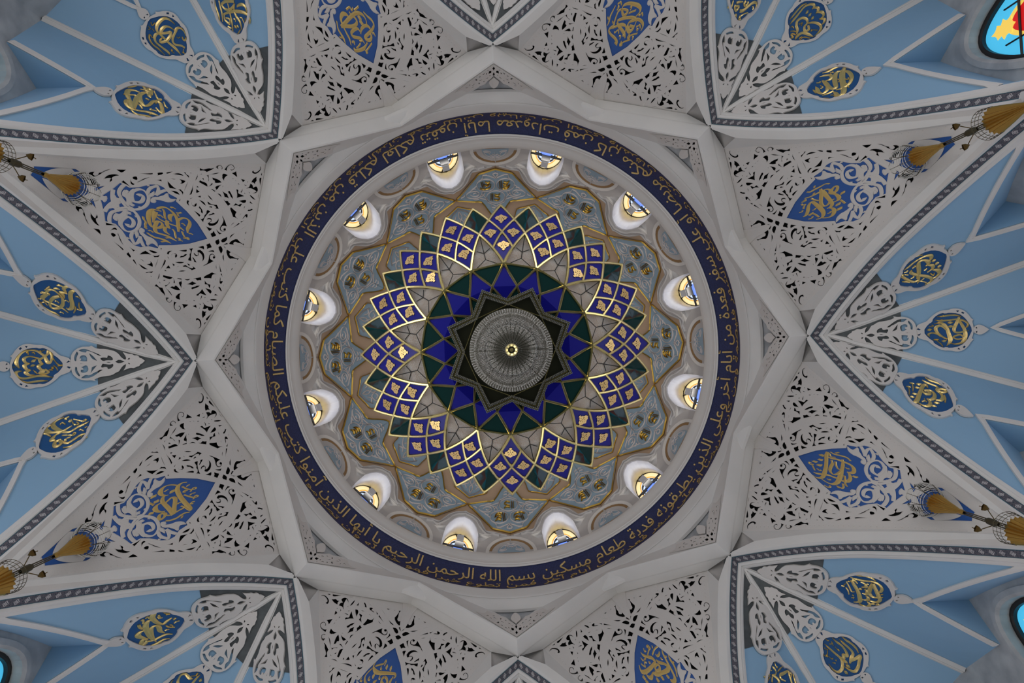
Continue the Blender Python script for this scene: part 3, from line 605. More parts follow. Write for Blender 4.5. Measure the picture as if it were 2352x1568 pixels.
# ---------------------------------------------------------------- medallions and carved leaves on the blue gores
def gore_hit(px, py, bay, side):
    a = rad(45 * bay); c, s = math.cos(a), math.sin(a); b = rad(45 * side); cb, sb = math.cos(b), math.sin(b)
    def qv(x, y):
        X, Y = x * c + y * s - XA, -x * s + y * c
        q = X * cb + Y * sb; v = -X * sb + Y * cb
        return q, v * (side if side else 1)
    def g(x, y):
        q, v = qv(x, y); q = max(q, 0.01)
        return gore_z(side, q, v)
    p = hit(px, py, g, 8.0, 17.5); q, v = qv(p[0], p[1]); return q, v, p[2]
MC = (2090, 680, 10.453); LC = (1900, 700, 10.69)
def ctrace(c, s): return [gore_hit(c[0] + x / c[2], c[1] + y / c[2], 0, 0)[:2] for x, y in nums(s)]
MED_OUT = ctrace(MC, "150,710 300,640 400,610 480,520 600,420 760,340 920,335 1000,300 1130,295 1280,330 1400,430 1480,550 1530,560 1490,600 1520,700 1540,800 1510,940 1480,1010 1530,1040 1480,1070 1400,1200 1280,1300 1130,1335 970,1300 800,1305 650,1240 520,1150 420,1060 300,1040 180,990 140,870")
MED_IN = ctrace(MC, "315,850 440,670 540,620 545,550 640,460 770,400 850,420 940,395 1170,415 1300,500 1400,620 1500,800 1440,930 1370,1060 1210,1200 960,1245 870,1215 800,1240 680,1190 560,1110 570,1080 450,1010")
MED_FIN = ctrace(MC, "1530,740 1600,690 1680,680 1780,720 1900,795 1800,880 1680,930 1590,900 1530,870")
MED_EYES = [ctrace(MC, s) for s in "1100,350 1180,340 1150,385|1230,400 1250,370 1310,400 1280,425|1140,1270 1170,1230 1210,1280|1265,1220 1310,1180 1340,1210 1300,1250|160,800 195,765 260,800 230,820|175,925 270,895 220,955".split('|')]
FIN_EYES = [ctrace(MC, s) for s in "1575,745 1610,740 1615,775 1580,770|1580,850 1620,830 1610,875 1580,870".split('|')]
LEAF_OUT = ctrace(LC, "495,770 560,700 600,690 620,640 680,630 740,590 800,600 860,590 985,535 930,620 930,690 1010,640 1060,560 1090,510 1150,490 1250,420 1400,400 1550,370 1650,320 1620,290 1660,285 1720,300 1850,290 2000,320 2120,400 2180,500 2190,600 2200,680 2210,800 2190,920 2100,1020 1980,1080 1850,1090 1780,1090 1740,1115 1690,1080 1600,1040 1400,1040 1280,1010 1190,990 1100,920 1040,840 960,790 930,800 930,860 1010,970 860,925 800,930 740,890 690,900 640,880 620,835 570,830")
LEAF_H = [ctrace(LC, s) for s in ("840,680 880,700 880,720 840,710|845,800 900,795 870,830 845,835|960,745 1090,695 1180,740 1090,800|1215,640 1270,580 1350,565 1350,600 1400,620 1480,595 1510,620 1470,690 1380,680 1300,670 1230,690|1225,790 1260,770 1380,775 1450,750 1510,780 1525,820 1460,840 1370,830 1350,890 1260,860|1280,725 1330,715 1390,730 1330,735"
    "|1465,550 1560,480 1680,390 1800,345 1960,345 1920,390 1850,430 1760,410 1660,480 1580,510 1540,550|1800,590 1790,540 1830,490 1910,470 1970,490 1970,540 1910,550 1920,590 1960,600 1870,650 1820,640|1980,420 2000,385 2080,460 2110,540 2095,610 2050,600 2050,520|1600,650 1740,470 1720,560 1720,610|1500,880 1560,880 1640,920 1760,980 1840,990 1860,950 1950,960 2035,1000 1960,1035 1860,1035 1740,980 1600,930"
    "|1600,760 1690,790 1740,830 1790,935 1700,880|1830,745 1930,742 1990,760 1960,790 1980,815 2005,800 1990,870 1900,895 1830,850|2080,745 2120,750 2135,850 2075,970 2025,930 2070,850|1910,690 1985,680 1985,690").split('|')]
STONE_Q = ctrace(LC, "1795,215 1865,1180")
q_stone = 0.5 * (STONE_Q[0][0] + STONE_Q[1][0])
DISC_C = gore_hit(2176.8, 758.4, 0, 0)[:2]; TIP_C = MED_IN[0]
MEDS = {  # (bay, side): (crop origin, scale, disc centre pixel or None, tip pixel or None, place, strokes)
 (5, -1): (260, 170, 7.464, (331, 235.6), None, 'lowest of three in the upper left blue bay', """240,240,10 340,225,25 440,190,30 510,220,30 560,290,40 620,320,60 610,370,50 640,420,12|460,270,10 560,290,25 600,265,35 650,300,35 640,370,40|750,475,40 680,480,45 600,545,40 520,550,40 460,470,50 450,370,55 540,330,40 590,340,30|760,475,30 810,530,40 835,640,45 840,680,40 790,655,30 725,590,8|720,520,10 740,485,30|445,325,15 350,290,35 260,290,55 230,350,55 270,450,40 310,560,50 335,620,30
|165,355,8 260,365,30 370,375,30 400,420,60 370,500,60 335,600,50|290,460,25 220,470,50 220,530,40 290,600,30 420,635,35 560,655,40 680,690,40 770,730,8|610,705,8 650,690,30|295,620,8 380,690,30 500,715,35 600,735,35 700,770,8|570,755,8 610,745,25|540,430,20 570,435,25 610,460,8|420,520,10 470,560,25 495,610,8|640,600,20 630,620,20 690,630,25 740,650,8|695,300,8 730,380,18 760,430,25 810,440,20 815,465,12 740,440,15|860,490,10 890,560,22 930,600,10"""),
 (5, 0): (320, 20, 7.467, (384.3, 85.6), None, 'middle one of three in the upper left blue bay', """610,270,8 520,190,30 430,165,40 350,220,45 300,300,45 310,390,35 400,480,35 500,580,35 620,680,40 715,795,8|600,370,15 530,320,25 450,305,35 390,350,45 370,410,40 420,420,35 500,410,35 540,395,30 530,470,40 460,550,40 370,575,35 360,540,25 400,490,15|380,430,10 300,430,35 260,490,40 290,580,30 400,670,30 490,740,35 525,800,8|225,500,8 180,440,20 170,510,25 230,610,25 330,690,25 440,795,8
|600,390,20 640,340,35 700,330,30 770,390,25 805,470,20|640,360,30 590,460,30 570,540,30 610,610,30 720,635,30 780,670,30|735,480,20 760,540,25 800,530,30 790,490,15|640,480,12 665,505,15 700,485,12|760,690,15 755,740,15 810,795,15 780,770,15 735,745,8|545,690,12 570,720,15 545,720,12 600,765,8|200,230,10 220,290,12 270,240,12|150,300,10 190,340,15 150,355,10|215,340,10 260,390,12"""),
 (5, 1): (470, 0, 9.954, None, (552.4, 80.4), 'cut by the top edge, in the upper left blue bay', """240,0,30 260,120,35 310,260,35 345,380,35 360,470,8|340,0,35 370,140,40 410,300,40 430,490,10|540,60,20 570,180,30 600,330,35 640,520,40 660,700,10|690,80,30 685,220,35 730,350,45 820,490,45 865,660,10|400,90,40 470,30,45 580,20,40 690,30,40|400,100,35 470,190,40 570,215,40 650,160,40 700,70,30|760,150,15 770,120,35 850,90,45 930,130,45 970,230,35 970,290,20|450,320,30 560,270,40 700,250,50 850,260,50 980,320,45 1040,430,45 1045,530,12
|460,320,30 470,430,30 540,510,40 590,530,30 580,430,30 500,400,25|820,390,15 870,410,20 910,500,20 945,560,15 940,400,15|840,660,20 800,720,25 770,765,15|690,620,15 710,575,18 740,630,18 760,570,18 790,620,15|550,590,15 590,620,20 630,640,15|680,420,15 715,440,15 720,490,8"""),
 (4, 1): (70, 635, 8.957, (140.3, 686.4), None, 'top one of three in the left-hand blue bay', """200,500,15 260,600,35 400,690,35 520,740,35 600,790,8|395,360,20 360,330,50 290,380,55 250,420,60 300,480,40 420,530,35 560,590,35 680,650,35 780,725,8|320,310,30 390,255,35 480,265,35 570,330,35 640,400,40 670,480,45 660,570,50 590,630,45 480,640,40 410,590,40 410,500,45 480,420,50 600,390,45|700,425,15 670,360,50 620,310,50 700,320,40 760,335,12|750,330,15 700,270,50 690,220,50 750,195,45 830,210,40 900,265,25
|1065,395,15 1000,320,25 900,280,40 830,320,60 830,430,65 860,540,65 850,630,60 790,660,40 735,625,12|215,320,8 260,315,50 310,310,8|545,165,8 600,165,45 660,180,8|480,230,8 540,230,45 600,245,8|300,260,10 350,220,25 400,185,15|160,430,8 210,440,20 240,430,10|930,390,20 980,400,25 1030,445,10|705,485,12 740,475,20 790,510,8|510,490,12 540,485,18 590,525,8|1005,515,15 1000,580,25 1015,640,20 1060,660,25 1040,680,20 960,650,10|925,595,15 930,650,25 895,730,15|610,720,12 640,715,18 690,745,8|240,520,15 290,510,20 350,570,10"""),
 (4, 0): (10, 780, 7.793, (86.4, 840.3), None, 'middle one of three in the left-hand blue bay', """265,510,15 215,420,50 230,310,55 320,220,45 440,190,30 560,195,30 660,250,35 720,300,40 780,410,50 830,390,35 850,290,35 800,200,50 760,270,35 640,350,35|640,350,35 560,320,25 440,300,25 350,340,45 380,410,35 450,425,20 360,460,50 400,530,40 470,545,20 380,580,50 440,630,40 540,630,12|620,350,30 650,410,40 690,435,20 610,470,50 650,530,40 690,560,60 630,600,35 740,605,35 790,575,30 720,530,35
|320,560,15 240,570,35 200,610,50 260,680,40 400,690,35 560,655,35 720,650,40 870,675,8|280,720,8 400,765,30 540,750,35 660,735,35 780,735,8|475,400,8 520,380,45 570,350,8|465,480,8 510,460,40 560,455,8|640,190,10 660,210,15 730,180,8|395,240,12 420,215,15 430,270,15|490,240,15 520,225,18 550,260,10|870,330,8 920,400,18 980,450,20 1050,450,20 1040,465,15 950,470,8|830,490,12 880,490,15 850,510,12 880,515,12 800,540,18 870,545,12|880,460,12 930,500,18 955,550,8|515,540,12 560,580,20 590,610,10|155,490,8 200,488,15"""),
 (4, -1): (75, 940, 8.145, (152.3, 994), None, 'bottom one of three in the left-hand blue bay', """595,165,8 480,210,25 400,270,50 390,330,60 470,390,50 580,430,40 700,430,35 850,340,40 980,280,35 1055,240,10|345,310,15 270,350,50 250,400,60 330,440,45 450,440,35 560,420,40 650,370,35 740,320,15|540,445,15 440,490,35 380,550,60 350,590,50 430,590,25|530,580,40 430,620,50 410,690,50 470,700,50 540,640,50 500,590,40|560,620,30 660,640,35 780,570,40 900,490,35 1035,455,10|570,730,8 700,705,30 830,630,35 940,570,30 1030,525,8
|215,470,12 280,480,25 350,525,12|690,150,8 610,185,25 650,195,15|670,240,15 710,225,60 730,200,15|770,195,10 880,220,18 960,235,18 1015,205,18 970,205,15 930,250,10|515,300,12 560,260,20 620,295,15|745,250,12 790,300,20 870,285,15 830,250,12|870,410,12 895,385,18 960,415,12|975,355,12 990,350,20 1025,335,8|555,500,8 690,495,18 770,495,18 810,455,18 770,455,15 740,515,10|715,530,8 640,560,18 600,585,20 640,590,10|960,310,8 985,285,20|900,540,8 930,500,20"""),
 (3, 1): (285, 1380, 7.469, (359.3, 1440.9), None, 'left one of three in the lower left blue bay', """640,160,10 550,170,30 490,230,60 480,290,60 560,360,50 660,385,35 720,340,40 815,275,15|475,315,15 400,340,45 360,430,65 400,530,60 460,610,60 540,680,15|685,535,10 610,500,50 590,440,55 530,410,30 460,460,45 470,560,40 500,640,30|335,490,15 260,530,45 230,590,65 330,625,40 400,635,15|400,640,30 310,660,45 290,740,55 350,720,45 395,660,40|400,680,30 500,660,35 620,600,35 720,560,35 820,555,8|345,770,10 460,755,30 580,700,35 680,645,30 770,630,8
|240,395,30 260,440,35 295,470,20|280,330,15 320,310,20 320,380,25|360,290,15 395,260,20 415,290,15|570,240,12 600,230,15 570,265,12 610,255,12 580,290,15 650,270,10|665,175,10 700,200,20 770,210,25 705,225,10|845,300,20 880,280,25 840,315,20|705,405,15 760,435,25 860,440,25|690,495,10 720,480,20 765,470,8|850,370,12 880,345,18 940,325,8|770,400,12 810,400,15 830,420,10"""),
 (3, 0): (370, 1510, 11.2, None, (466.4, 1543), 'cut by the bottom edge, in the lower left blue bay', """820,545,15 740,530,60 680,470,60 620,420,50 520,440,45 460,530,45 430,620,60 450,700,60 520,760,60|1010,435,15 920,520,45 830,630,55 720,760,60 600,860,40|765,475,10 880,460,20 920,410,25 950,410,20 900,475,12|1045,530,12 1010,590,70 990,630,15|310,570,15 260,640,30 220,740,35"""),
 (7, -1): (1655, 0, 13.44, None, (1694, 49.1), 'cut by the top edge, in the upper right blue bay', """230,0,30 240,110,40 210,250,8|380,0,40 330,180,50 280,340,10|670,40,30 560,50,50 470,80,40|760,30,60 710,100,55 740,170,60 800,130,50 840,40,50|440,130,30 420,230,55 460,310,60 530,250,45 550,180,50 450,180,45|570,330,70 660,320,65 780,240,60 900,130,60 1030,60,60 1090,110,50 1065,230,15|415,470,10 460,460,70 465,530,10|820,380,10 690,430,25 590,500,30 590,580,25 540,590,25 575,470,10|955,210,15 1000,200,25 970,290,10"""),
 (7, 0): (1790, 0, 8.145, (1852, 49.7), None, 'middle one of three in the upper right blue bay', """195,365,10 260,290,30 350,180,30 430,100,30 510,65,8|195,460,10 270,370,35 370,250,30 470,130,30 560,85,35 640,85,40 650,130,35 610,175,12|620,150,20 720,145,45 720,210,40 680,255,12|690,235,20 790,225,45 830,270,40 800,330,30 740,360,12|760,360,15 840,355,40 840,410,40 790,465,12|325,640,20 340,560,40 320,480,40 340,390,40 430,335,40 510,360,40 525,430,30 470,500,35 480,580,40 550,550,40 540,470,30
|535,435,20 640,420,35 740,450,40 780,510,40 750,590,40 660,675,10|300,740,20 340,670,45 430,615,40 540,640,45 635,690,12|490,260,8 518,230,40 540,185,8|540,310,8 573,275,40 600,240,8|590,370,8 625,335,40 650,300,8|365,440,12 390,450,15 430,420,12 410,490,15|210,520,12 240,490,18 270,530,15|205,585,10 270,580,20 320,595,15|310,660,15 260,630,25 220,650,25 260,700,25 200,715,15|715,565,8 630,560,15 590,590,15 610,540,12|575,715,8 480,695,20 430,705,18 390,740,18 380,710,15 430,680,10"""),
 (7, 1): (1850, 135, 8.146, (1913.2, 192.7), None, 'lowest of three in the upper right blue bay', """325,280,10 430,250,35 540,190,35 650,155,30 740,165,10|275,350,10 360,325,40 460,315,45 500,350,45 460,400,40 390,420,20|330,420,30 390,470,60 450,540,55 520,570,50 580,540,50 560,440,60 560,340,60 600,260,45 680,240,35 800,250,50 870,330,50 860,420,45 790,510,40 690,565,40 580,590,25|740,180,40 700,280,70 700,400,70 720,520,70 720,640,65 640,710,50 580,660,50 540,630,20
|415,540,40 410,600,45 330,660,35 260,640,45 230,580,50 200,535,12|530,610,30 430,660,30 325,695,15|470,280,8 530,265,18 510,250,15|215,465,12 280,455,20 280,435,18|290,510,15 330,540,18 290,570,12|150,590,12 180,615,30 205,655,15|620,390,12 650,420,15 620,450,15 670,410,10|750,390,8 810,395,15 810,365,12|770,470,20 800,510,25 820,550,10|330,750,15 370,745,18 450,750,10|480,690,12 530,690,18 560,720,15 510,760,10|400,215,8 440,225,15"""),
 (0, -1): (2050, 570, 8.957, (2117, 618.6), None, 'top one of three in the right-hand blue bay', """200,370,10 290,300,35 390,210,35 490,150,35 610,125,8|235,435,10 330,370,40 450,270,35 580,190,35 700,140,40 790,140,55 790,200,50 745,235,15|540,650,30 530,560,60 540,440,65 530,310,60 570,250,45 660,230,40 740,270,65 710,330,40 670,345,12|720,330,20 820,340,55 820,400,50 710,475,12|820,430,20 930,435,60 960,490,60 900,560,40 830,600,12
|400,430,20 370,480,50 440,520,45 560,545,45 700,565,50 800,610,50 760,690,45 660,725,10|530,640,40 430,680,40 300,630,40 190,560,40 240,530,25 320,535,8|800,245,8 845,235,65 885,215,8|870,300,8 910,295,65 950,280,8|915,365,8 955,355,65 995,340,8|640,440,8 700,410,18 680,400,15|400,395,8 470,355,18 430,350,15|230,490,12 310,460,20 290,440,18|370,610,8 440,575,18 410,570,12|590,640,8 650,600,18|770,500,10 830,540,18 860,490,15|510,705,15 560,660,18 690,690,10|190,675,10 260,675,35 345,690,8|480,590,10 520,620,20"""),
 (0, 0): (2090, 680, 10.453, (2176.8, 758.4), None, 'middle one of three in the right-hand blue bay', """655,495,12 800,480,40 950,460,40 1100,455,35 1230,490,8|600,570,10 720,590,40 900,580,40 1070,560,40 1180,560,50 1300,590,40 1390,660,40 1370,730,35 1300,760,15|1180,500,40 1130,620,60 1060,780,65 1090,860,45 1200,870,45 1310,840,35 1420,825,10|1180,580,40 1250,690,55 1310,800,60 1330,920,75 1300,1050,75 1230,1120,50 1100,1150,35 970,1130,15|1300,990,40 1230,930,35 1130,940,40 1040,980,30 1130,1030,35 1290,1010,30
|580,665,10 720,640,40 820,680,60 890,780,65 930,900,70 970,1030,80 950,1110,60 880,1190,12|880,810,40 810,740,50 720,705,55 620,760,65 650,860,55 760,960,40 900,1030,30|480,970,12 440,920,40 520,885,35 640,900,40 740,960,35|900,640,8 970,635,60 1040,625,8|910,735,8 980,725,60 1050,715,8|405,815,8 470,805,60 540,795,8|755,1075,8 820,1075,60 885,1060,8|455,735,8 540,725,18 560,705,15 520,690,10|560,1045,20 630,1055,20 690,1035,15 580,1035,15|640,1060,15 740,1140,25 790,1210,8|790,460,8 830,470,20|720,580,8 780,560,25"""),
 (0, 1): (2060, 855, 8.534, (2128, 904.8), None, 'bottom one of three in the right-hand blue bay', """550,115,8 640,170,35 760,210,35 880,260,35 950,330,10|490,165,8 560,200,40 680,250,35 790,300,35 780,370,40 850,420,45 900,500,50 860,560,45 750,550,25|760,375,30 850,340,45 960,360,45 970,385,35 900,405,40 810,385,40|605,320,10 570,260,45 510,280,50 470,370,50 430,470,55 390,570,60 330,600,40 230,570,8|500,380,30 560,430,55 640,430,50 620,370,50 530,370,40|560,365,30 660,370,35 730,430,50 730,510,50 650,550,40 610,530,25|590,530,30 650,590,45 640,660,50 540,670,40 400,600,10
|375,240,8 425,245,50 475,240,8|350,310,8 400,310,45 450,320,8|295,430,8 345,430,45 390,440,8|250,490,8 300,490,45 345,505,8|720,610,8 775,610,45 830,620,8|680,670,8 730,670,45 780,690,8|185,290,20 220,290,20 270,305,10|235,310,10 245,380,20 240,450,8|245,220,20 290,225,20 340,240,10|305,240,10 315,310,20 310,380,8|930,460,10 950,520,25 945,605,8|485,590,20 540,570,20 590,595,10|540,530,12 550,560,15|380,650,10 440,680,20 460,660,12"""),
 (1, -1): (1920, 1300, 8.146, (1982.6, 1354), None, 'top one of three in the lower right blue bay', """310,135,8 430,165,30 560,180,30 680,215,30 750,265,8|280,195,8 400,235,35 560,265,35 700,280,35 810,330,35 870,410,35 840,470,35 775,465,12|700,310,40 650,400,50 630,490,50 690,560,40 780,575,35 890,570,8|700,310,40 750,420,45 800,530,50 830,620,45 760,660,40 640,630,20|300,250,30 350,340,45 410,440,45 450,560,55 450,650,50 340,655,8|410,310,8 360,260,30 310,240,35
|470,280,15 550,320,30 570,380,45 490,375,12|540,410,15 590,460,40 580,510,45 500,490,12|560,530,15 610,580,40 590,620,45 500,610,12|590,645,15 640,700,40 600,745,40 520,730,30 440,680,10|420,415,8 465,415,50 500,410,8|655,685,8 700,690,55 740,690,8|750,705,8 795,705,55 835,710,8|200,270,10 260,380,22 300,460,20 360,465,15|190,380,10 230,440,20 250,510,8|110,350,15 160,365,18 110,345,15|150,350,12 190,310,15|230,265,15 270,280,18 240,260,15|310,520,12 340,540,15|300,575,10 340,570,18 330,590,12|585,315,8 620,330,18|850,520,8 890,515,18"""),
 (1, 0): (1875, 1440, 7.0, (1934.3, 1505), None, 'middle one of three in the lower right blue bay', """410,150,8 480,210,30 570,270,30 640,340,30 680,415,10|370,190,8 440,260,30 530,340,30 590,420,35 560,500,45 540,580,20|550,540,35 640,500,40 710,460,40 690,540,40 670,640,40 620,710,40 540,690,30 435,620,8|255,170,8 330,240,30 420,310,30 480,400,35 490,460,45 430,440,35 440,500,45 380,480,20|130,265,10 200,330,25 300,420,30 390,500,35 420,580,40 410,670,40 350,720,35 270,680,25 200,590,8
|430,530,8 470,555,45 505,585,8|470,600,8 510,625,45 545,655,8|440,700,8 475,725,45 510,760,8|140,180,8 180,215,20 205,210,12|210,270,15 250,265,15 245,230,12 275,300,8|295,310,8 340,355,18 370,380,18 350,350,15|125,330,15 150,350,15 190,360,10|180,370,10 175,480,18|90,425,8 150,465,18 160,440,10|195,465,8 250,510,18 270,495,10|300,525,8 325,535,25|260,570,10 310,580,25"""),
 (1, 1): (1740, 1500, 12.218, None, (1775.6, 1517.2), 'cut by the bottom edge, in the lower right blue bay', """400,370,20 440,420,50 490,490,35 500,590,30 440,620,40 380,620,20|390,620,40 470,660,50 560,740,60 600,850,60 500,900,50|400,680,40 390,830,50|830,500,40 720,570,60 620,620,60 640,720,45 760,790,15|850,500,45 870,600,55 910,720,60 950,860,60|870,540,40 930,590,40 920,680,35|970,590,10 1010,720,40 1050,850,45|680,390,8 610,450,35 545,535,10|465,260,8 480,330,20 530,410,20 545,380,10|335,400,8 350,490,22 380,490,15|280,580,20 310,620,20 330,600,15|160,660,20 230,680,20 290,650,20|330,680,12 260,810,20""")}
LEAFPOS = {-1: {0: 'upper', 1: 'right-hand', 2: 'right-hand', 3: 'lower', 4: 'lower', 5: 'left-hand', 6: 'left-hand', 7: 'upper'}}
def leaf_word(bay, side):
    if side == 0: return 'middle'
    d = (bay + side) % 8; return {0: 'right-hand', 1: 'lower right', 2: 'lower', 3: 'lower left', 4: 'left-hand', 5: 'upper left', 6: 'upper', 7: 'upper right'}[d]
leaf_cache = {}
for bay in range(8):
    for side in (0, 1, -1):
        a = rad(45 * bay); M_ = MEDS.get((bay, side)); dq = dv = 0.0
        if M_:
            if M_[3]: q, v, _ = gore_hit(*M_[3], bay, side); dq, dv = q - DISC_C[0], v - DISC_C[1]
            else: q, v, _ = gore_hit(*M_[4], bay, side); dq, dv = q - TIP_C[0], v - TIP_C[1]
        fn = lambda q, v, h, side=side: gore_pt(side, max(q, 0.02), v, h + 0.002)
        sh = lambda P: [(p[0] + dq, p[1] + dv) for p in P]
        t = thing('carved_leaf', 'white pierced leaf over dark stone, %s one in the %s blue bay' % (leaf_word(bay, side), WORD8[bay].replace(' side', '-hand').replace('top', 'topmost').replace('bottom', 'bottommost')), 'carving', (0, 0, 0), a, 'carved leaves at the tips of the blue bays')
        lm = MB(); plate(lm, soften(sh(LEAF_OUT)), [soften(sh(h)) for h in LEAF_H], fn, 0.05, 0.12, 0.07); lm.build('leaf', CARVED, t)
        sb = MB(); w = q_stone * T22; plate(sb, dense([(0.06, -0.06 * T22), (q_stone, -w + .01), (q_stone, w - .01), (0.06, 0.06 * T22)], .2), [], fn, 0.0, 0.2, 0.012); sb.build('stone_backing', STONED, t)
        if not M_: continue
        t = thing('script_medallion', 'gold script medallion, ' + M_[5], 'medallion', (0, 0, 0), a, 'script medallions of the blue bays')
        fm = MB(); plate(fm, soften(sh(MED_OUT)), [soften(sh(MED_IN))] + [sh(e) for e in MED_EYES], fn, 0.05, 0.12, 0.05); fm.build('frame', CARVED, t)
        fi = MB(); plate(fi, soften(sh(MED_FIN)), [sh(e) for e in FIN_EYES], fn, 0.05, 0.12, 0.06); fi.build('finial', CARVED, t)
        c = np.mean(np.array(MED_OUT), 0); bl = MB(); plate(bl, sh([tuple(c + (np.array(p) - c) * .95) for p in MED_OUT]), [], fn, 0.0, 0.1, 0.012); bg_ = bl.build('blue_ground', MEDBLUE, t)
        cm = MB(); ox, oy, sc = M_[:3]
        for j, s in enumerate(M_[6].replace('\n', '').split('|')):
            q_ = []
            for x, y, w_ in nums(s):
                q, v, z = gore_hit(ox + x / sc, oy + y / sc, bay, side); q_.append((q, v, w_ / sc * z / F))
            ribbon(cm, q_, fn, 0.012, 0.026 + 0.002 * (j % 4), 5)
        cm.build('calligraphy', GOLD, bg_)['label'] = 'gold script'

# ---------------------------------------------------------------- ring inscription
import unicodedata
FORMS = {}
for cp in range(0xFE80, 0xFEFD):
    dcm = unicodedata.decomposition(chr(cp)).split()
    if dcm: FORMS.setdefault(''.join(chr(int(h, 16)) for h in dcm[1:]), {})[dcm[0]] = chr(cp)
def shape(txt):                                 # joins the letters and puts them in visual order
    out = []; i = 0; L = txt; joined = False
    while i < len(L):
        unit = L[i:i + 2] if L[i:i + 2] in FORMS else L[i]; f = FORMS.get(unit)
        if not f: out.append(unit); joined = False; i += len(unit); continue
        j = i + len(unit); nxt = L[j:j + 2] if L[j:j + 2] in FORMS else L[j:j + 1]
        nj = '<initial>' in f and nxt in FORMS and '<final>' in FORMS[nxt]
        key = ('<medial>' if nj else '<final>') if joined else ('<initial>' if nj else '<isolated>')
        out.append(f.get(key, f.get('<isolated>', unit))); joined = nj; i = j
    return ''.join(out[::-1])
def text_mesh(body, bold=0.0):                  # glyph outlines as vertices and faces in the text's own plane
    cu = bpy.data.curves.new('glyphs', 'FONT'); cu.body = body; cu.resolution_u = 2; cu.offset = bold
    o = bpy.data.objects.new('glyphs', cu); COL.objects.link(o)
    me = o.evaluated_get(bpy.context.evaluated_depsgraph_get()).to_mesh()
    v = np.array([tuple(p.co) for p in me.vertices]); f = [tuple(p.vertices) for p in me.polygons]
    o.evaluated_get(bpy.context.evaluated_depsgraph_get()).to_mesh_clear(); bpy.data.objects.remove(o); bpy.data.curves.remove(cu)
    return v, f
B0, B1 = np.array([6.59, 18.89]), np.array([6.25, 19.69])
bn = np.array([B1[0] - B0[0], B1[1] - B0[1]]); bn = np.array([-bn[1], bn[0]]) / np.linalg.norm(bn)   # towards the axis and down
def band_pt(th, w, h): r, z = B0 + (B1 - B0) * w + bn * h + bn * (-0.07) * math.sin(PI * w); return (r * math.cos(th), r * math.sin(th), z)
def extrude_map(mb, v, f, fn, h0, h1):
    front = [fn(p[0], p[1], h1) for p in v]; back = [fn(p[0], p[1], h0) for p in v]; n = len(v); cnt = {}
    for q in f:
        for i in range(len(q)): cnt[(q[i], q[(i + 1) % len(q)])] = 1
    mb.add(front + back, list(f) + [(a, b, n + b, n + a) for (a, b) in cnt if (b, a) not in cnt])
ib = thing('inscription_band', 'navy blue mosaic band with gold script running round the dome ring', 'inscription', (0, 0, 0))
bb = MB(); rows = [[band_pt(2 * PI * i / 240, j / 6, 0.0) for j in range(7)] for i in range(241)]; bb.grid(rows); bb.build('mosaic_ground', NAVY, ib, True)
LINE1 = 'بسم الله الرحمن الرحيم يا أيها الذين آمنوا كتب عليكم الصيام كما كتب على الذين من قبلكم لعلكم تتقون أياما معدودات فمن كان منكم مريضا أو على سفر فعدة من أيام أخر وعلى الذين يطيقونه فدية طعام مسكين'
LINE2 = 'فمن تطوع خيرا فهو خير له وأن تصوموا خير لكم إن كنتم تعلمون شهر رمضان الذي أنزل فيه القرآن هدى للناس وبينات من الهدى والفرقان فمن شهد منكم الشهر فليصمه ومن كان مريضا أو على سفر فعدة من أيام أخر'
cal = MB()
for body, w0, w1, bold in ((LINE1, 0.30, 0.97, 0.004), (LINE2, 0.03, 0.36, 0.0)):
    v, f = text_mesh(shape(body), bold); x0, x1 = v[:, 0].min(), v[:, 0].max(); lo, hi = np.percentile(v[:, 1], 2), np.percentile(v[:, 1], 99)
    v = v.copy(); v[:, 0] = rad(84.5) + 2 * PI * 0.995 * (x1 - v[:, 0]) / (x1 - x0); v[:, 1] = w0 + (w1 - w0) * np.clip((v[:, 1] - lo) / (hi - lo), -0.12, 1.05)
    extrude_map(cal, v, f, lambda a, w, h: band_pt(a, min(max(w, .02), .98), h), 0.004, 0.022)
cal.build('calligraphy', GOLDM, ib)['label'] = 'gold script'

# ---------------------------------------------------------------- small pierced corner panels between the arches and the ring
def cf_pt(L, R, h):
    al = math.atan2(L, R); rho = math.hypot(L, R); de = rad(22.5) - abs(al); zb = Z(6.64 * math.tan(de)) + 0.10; rb = 6.64 / math.cos(de); pb = F * rb / zb
    t = (pb - rho) / max(pb - 596.0, 4.0); t = min(max(t, -0.2), 1.3); z = zb + (18.30 - zb) * t - h * 0.75; r = rho * (zb + (18.30 - zb) * t) / F - h * 0.65
    return (r * math.cos(al), r * math.sin(al), z)
def cf_plan(px, py):
    d = ray(px, py); x, y = CP[0] + d[0] * 17.6, CP[1] + d[1] * 17.6; return (x * F / 17.6, -y * F / 17.6)   # lateral, radial about the top bay
CC = (1100, 130, 13.0667)
def ctr(s): return [cf_plan(CC[0] + x / CC[2], CC[1] + y / CC[2]) for x, y in nums(s)]
cl_, cr_ = ctr("425,225 2130,1290")[0], None
strip = ctr("440,225 700,385 1000,575 1300,765 1600,955 1900,1145 2100,1275 1900,1180 1740,1095 1620,1085 1440,1035 1280,1000 1100,930 900,845 740,795 640,700 540,640 440,560")
strip[0] = (0.0, strip[0][1]); strip[-1] = (0.0, strip[-1][1])
full = strip + [(-x, y) for x, y in strip[1:-1][::-1]]
hl = [ctr(s) for s in "510,410 580,410 600,490 520,470|590,375 640,395 610,400|640,455 685,490 665,512|700,455 785,500 760,515|830,540 900,570 865,580|950,640 985,620 1030,650 960,675|610,585 690,635 640,625|800,635 905,685 870,685|870,760 910,730 915,775|725,688 785,712 750,715|1015,745 1130,820 1080,805|1170,760 1205,790 1190,805|1240,848 1335,862 1280,878|1390,965 1450,950 1480,970 1430,978|1055,840 1150,855 1100,862|540,535 585,545 560,555".split('|')]
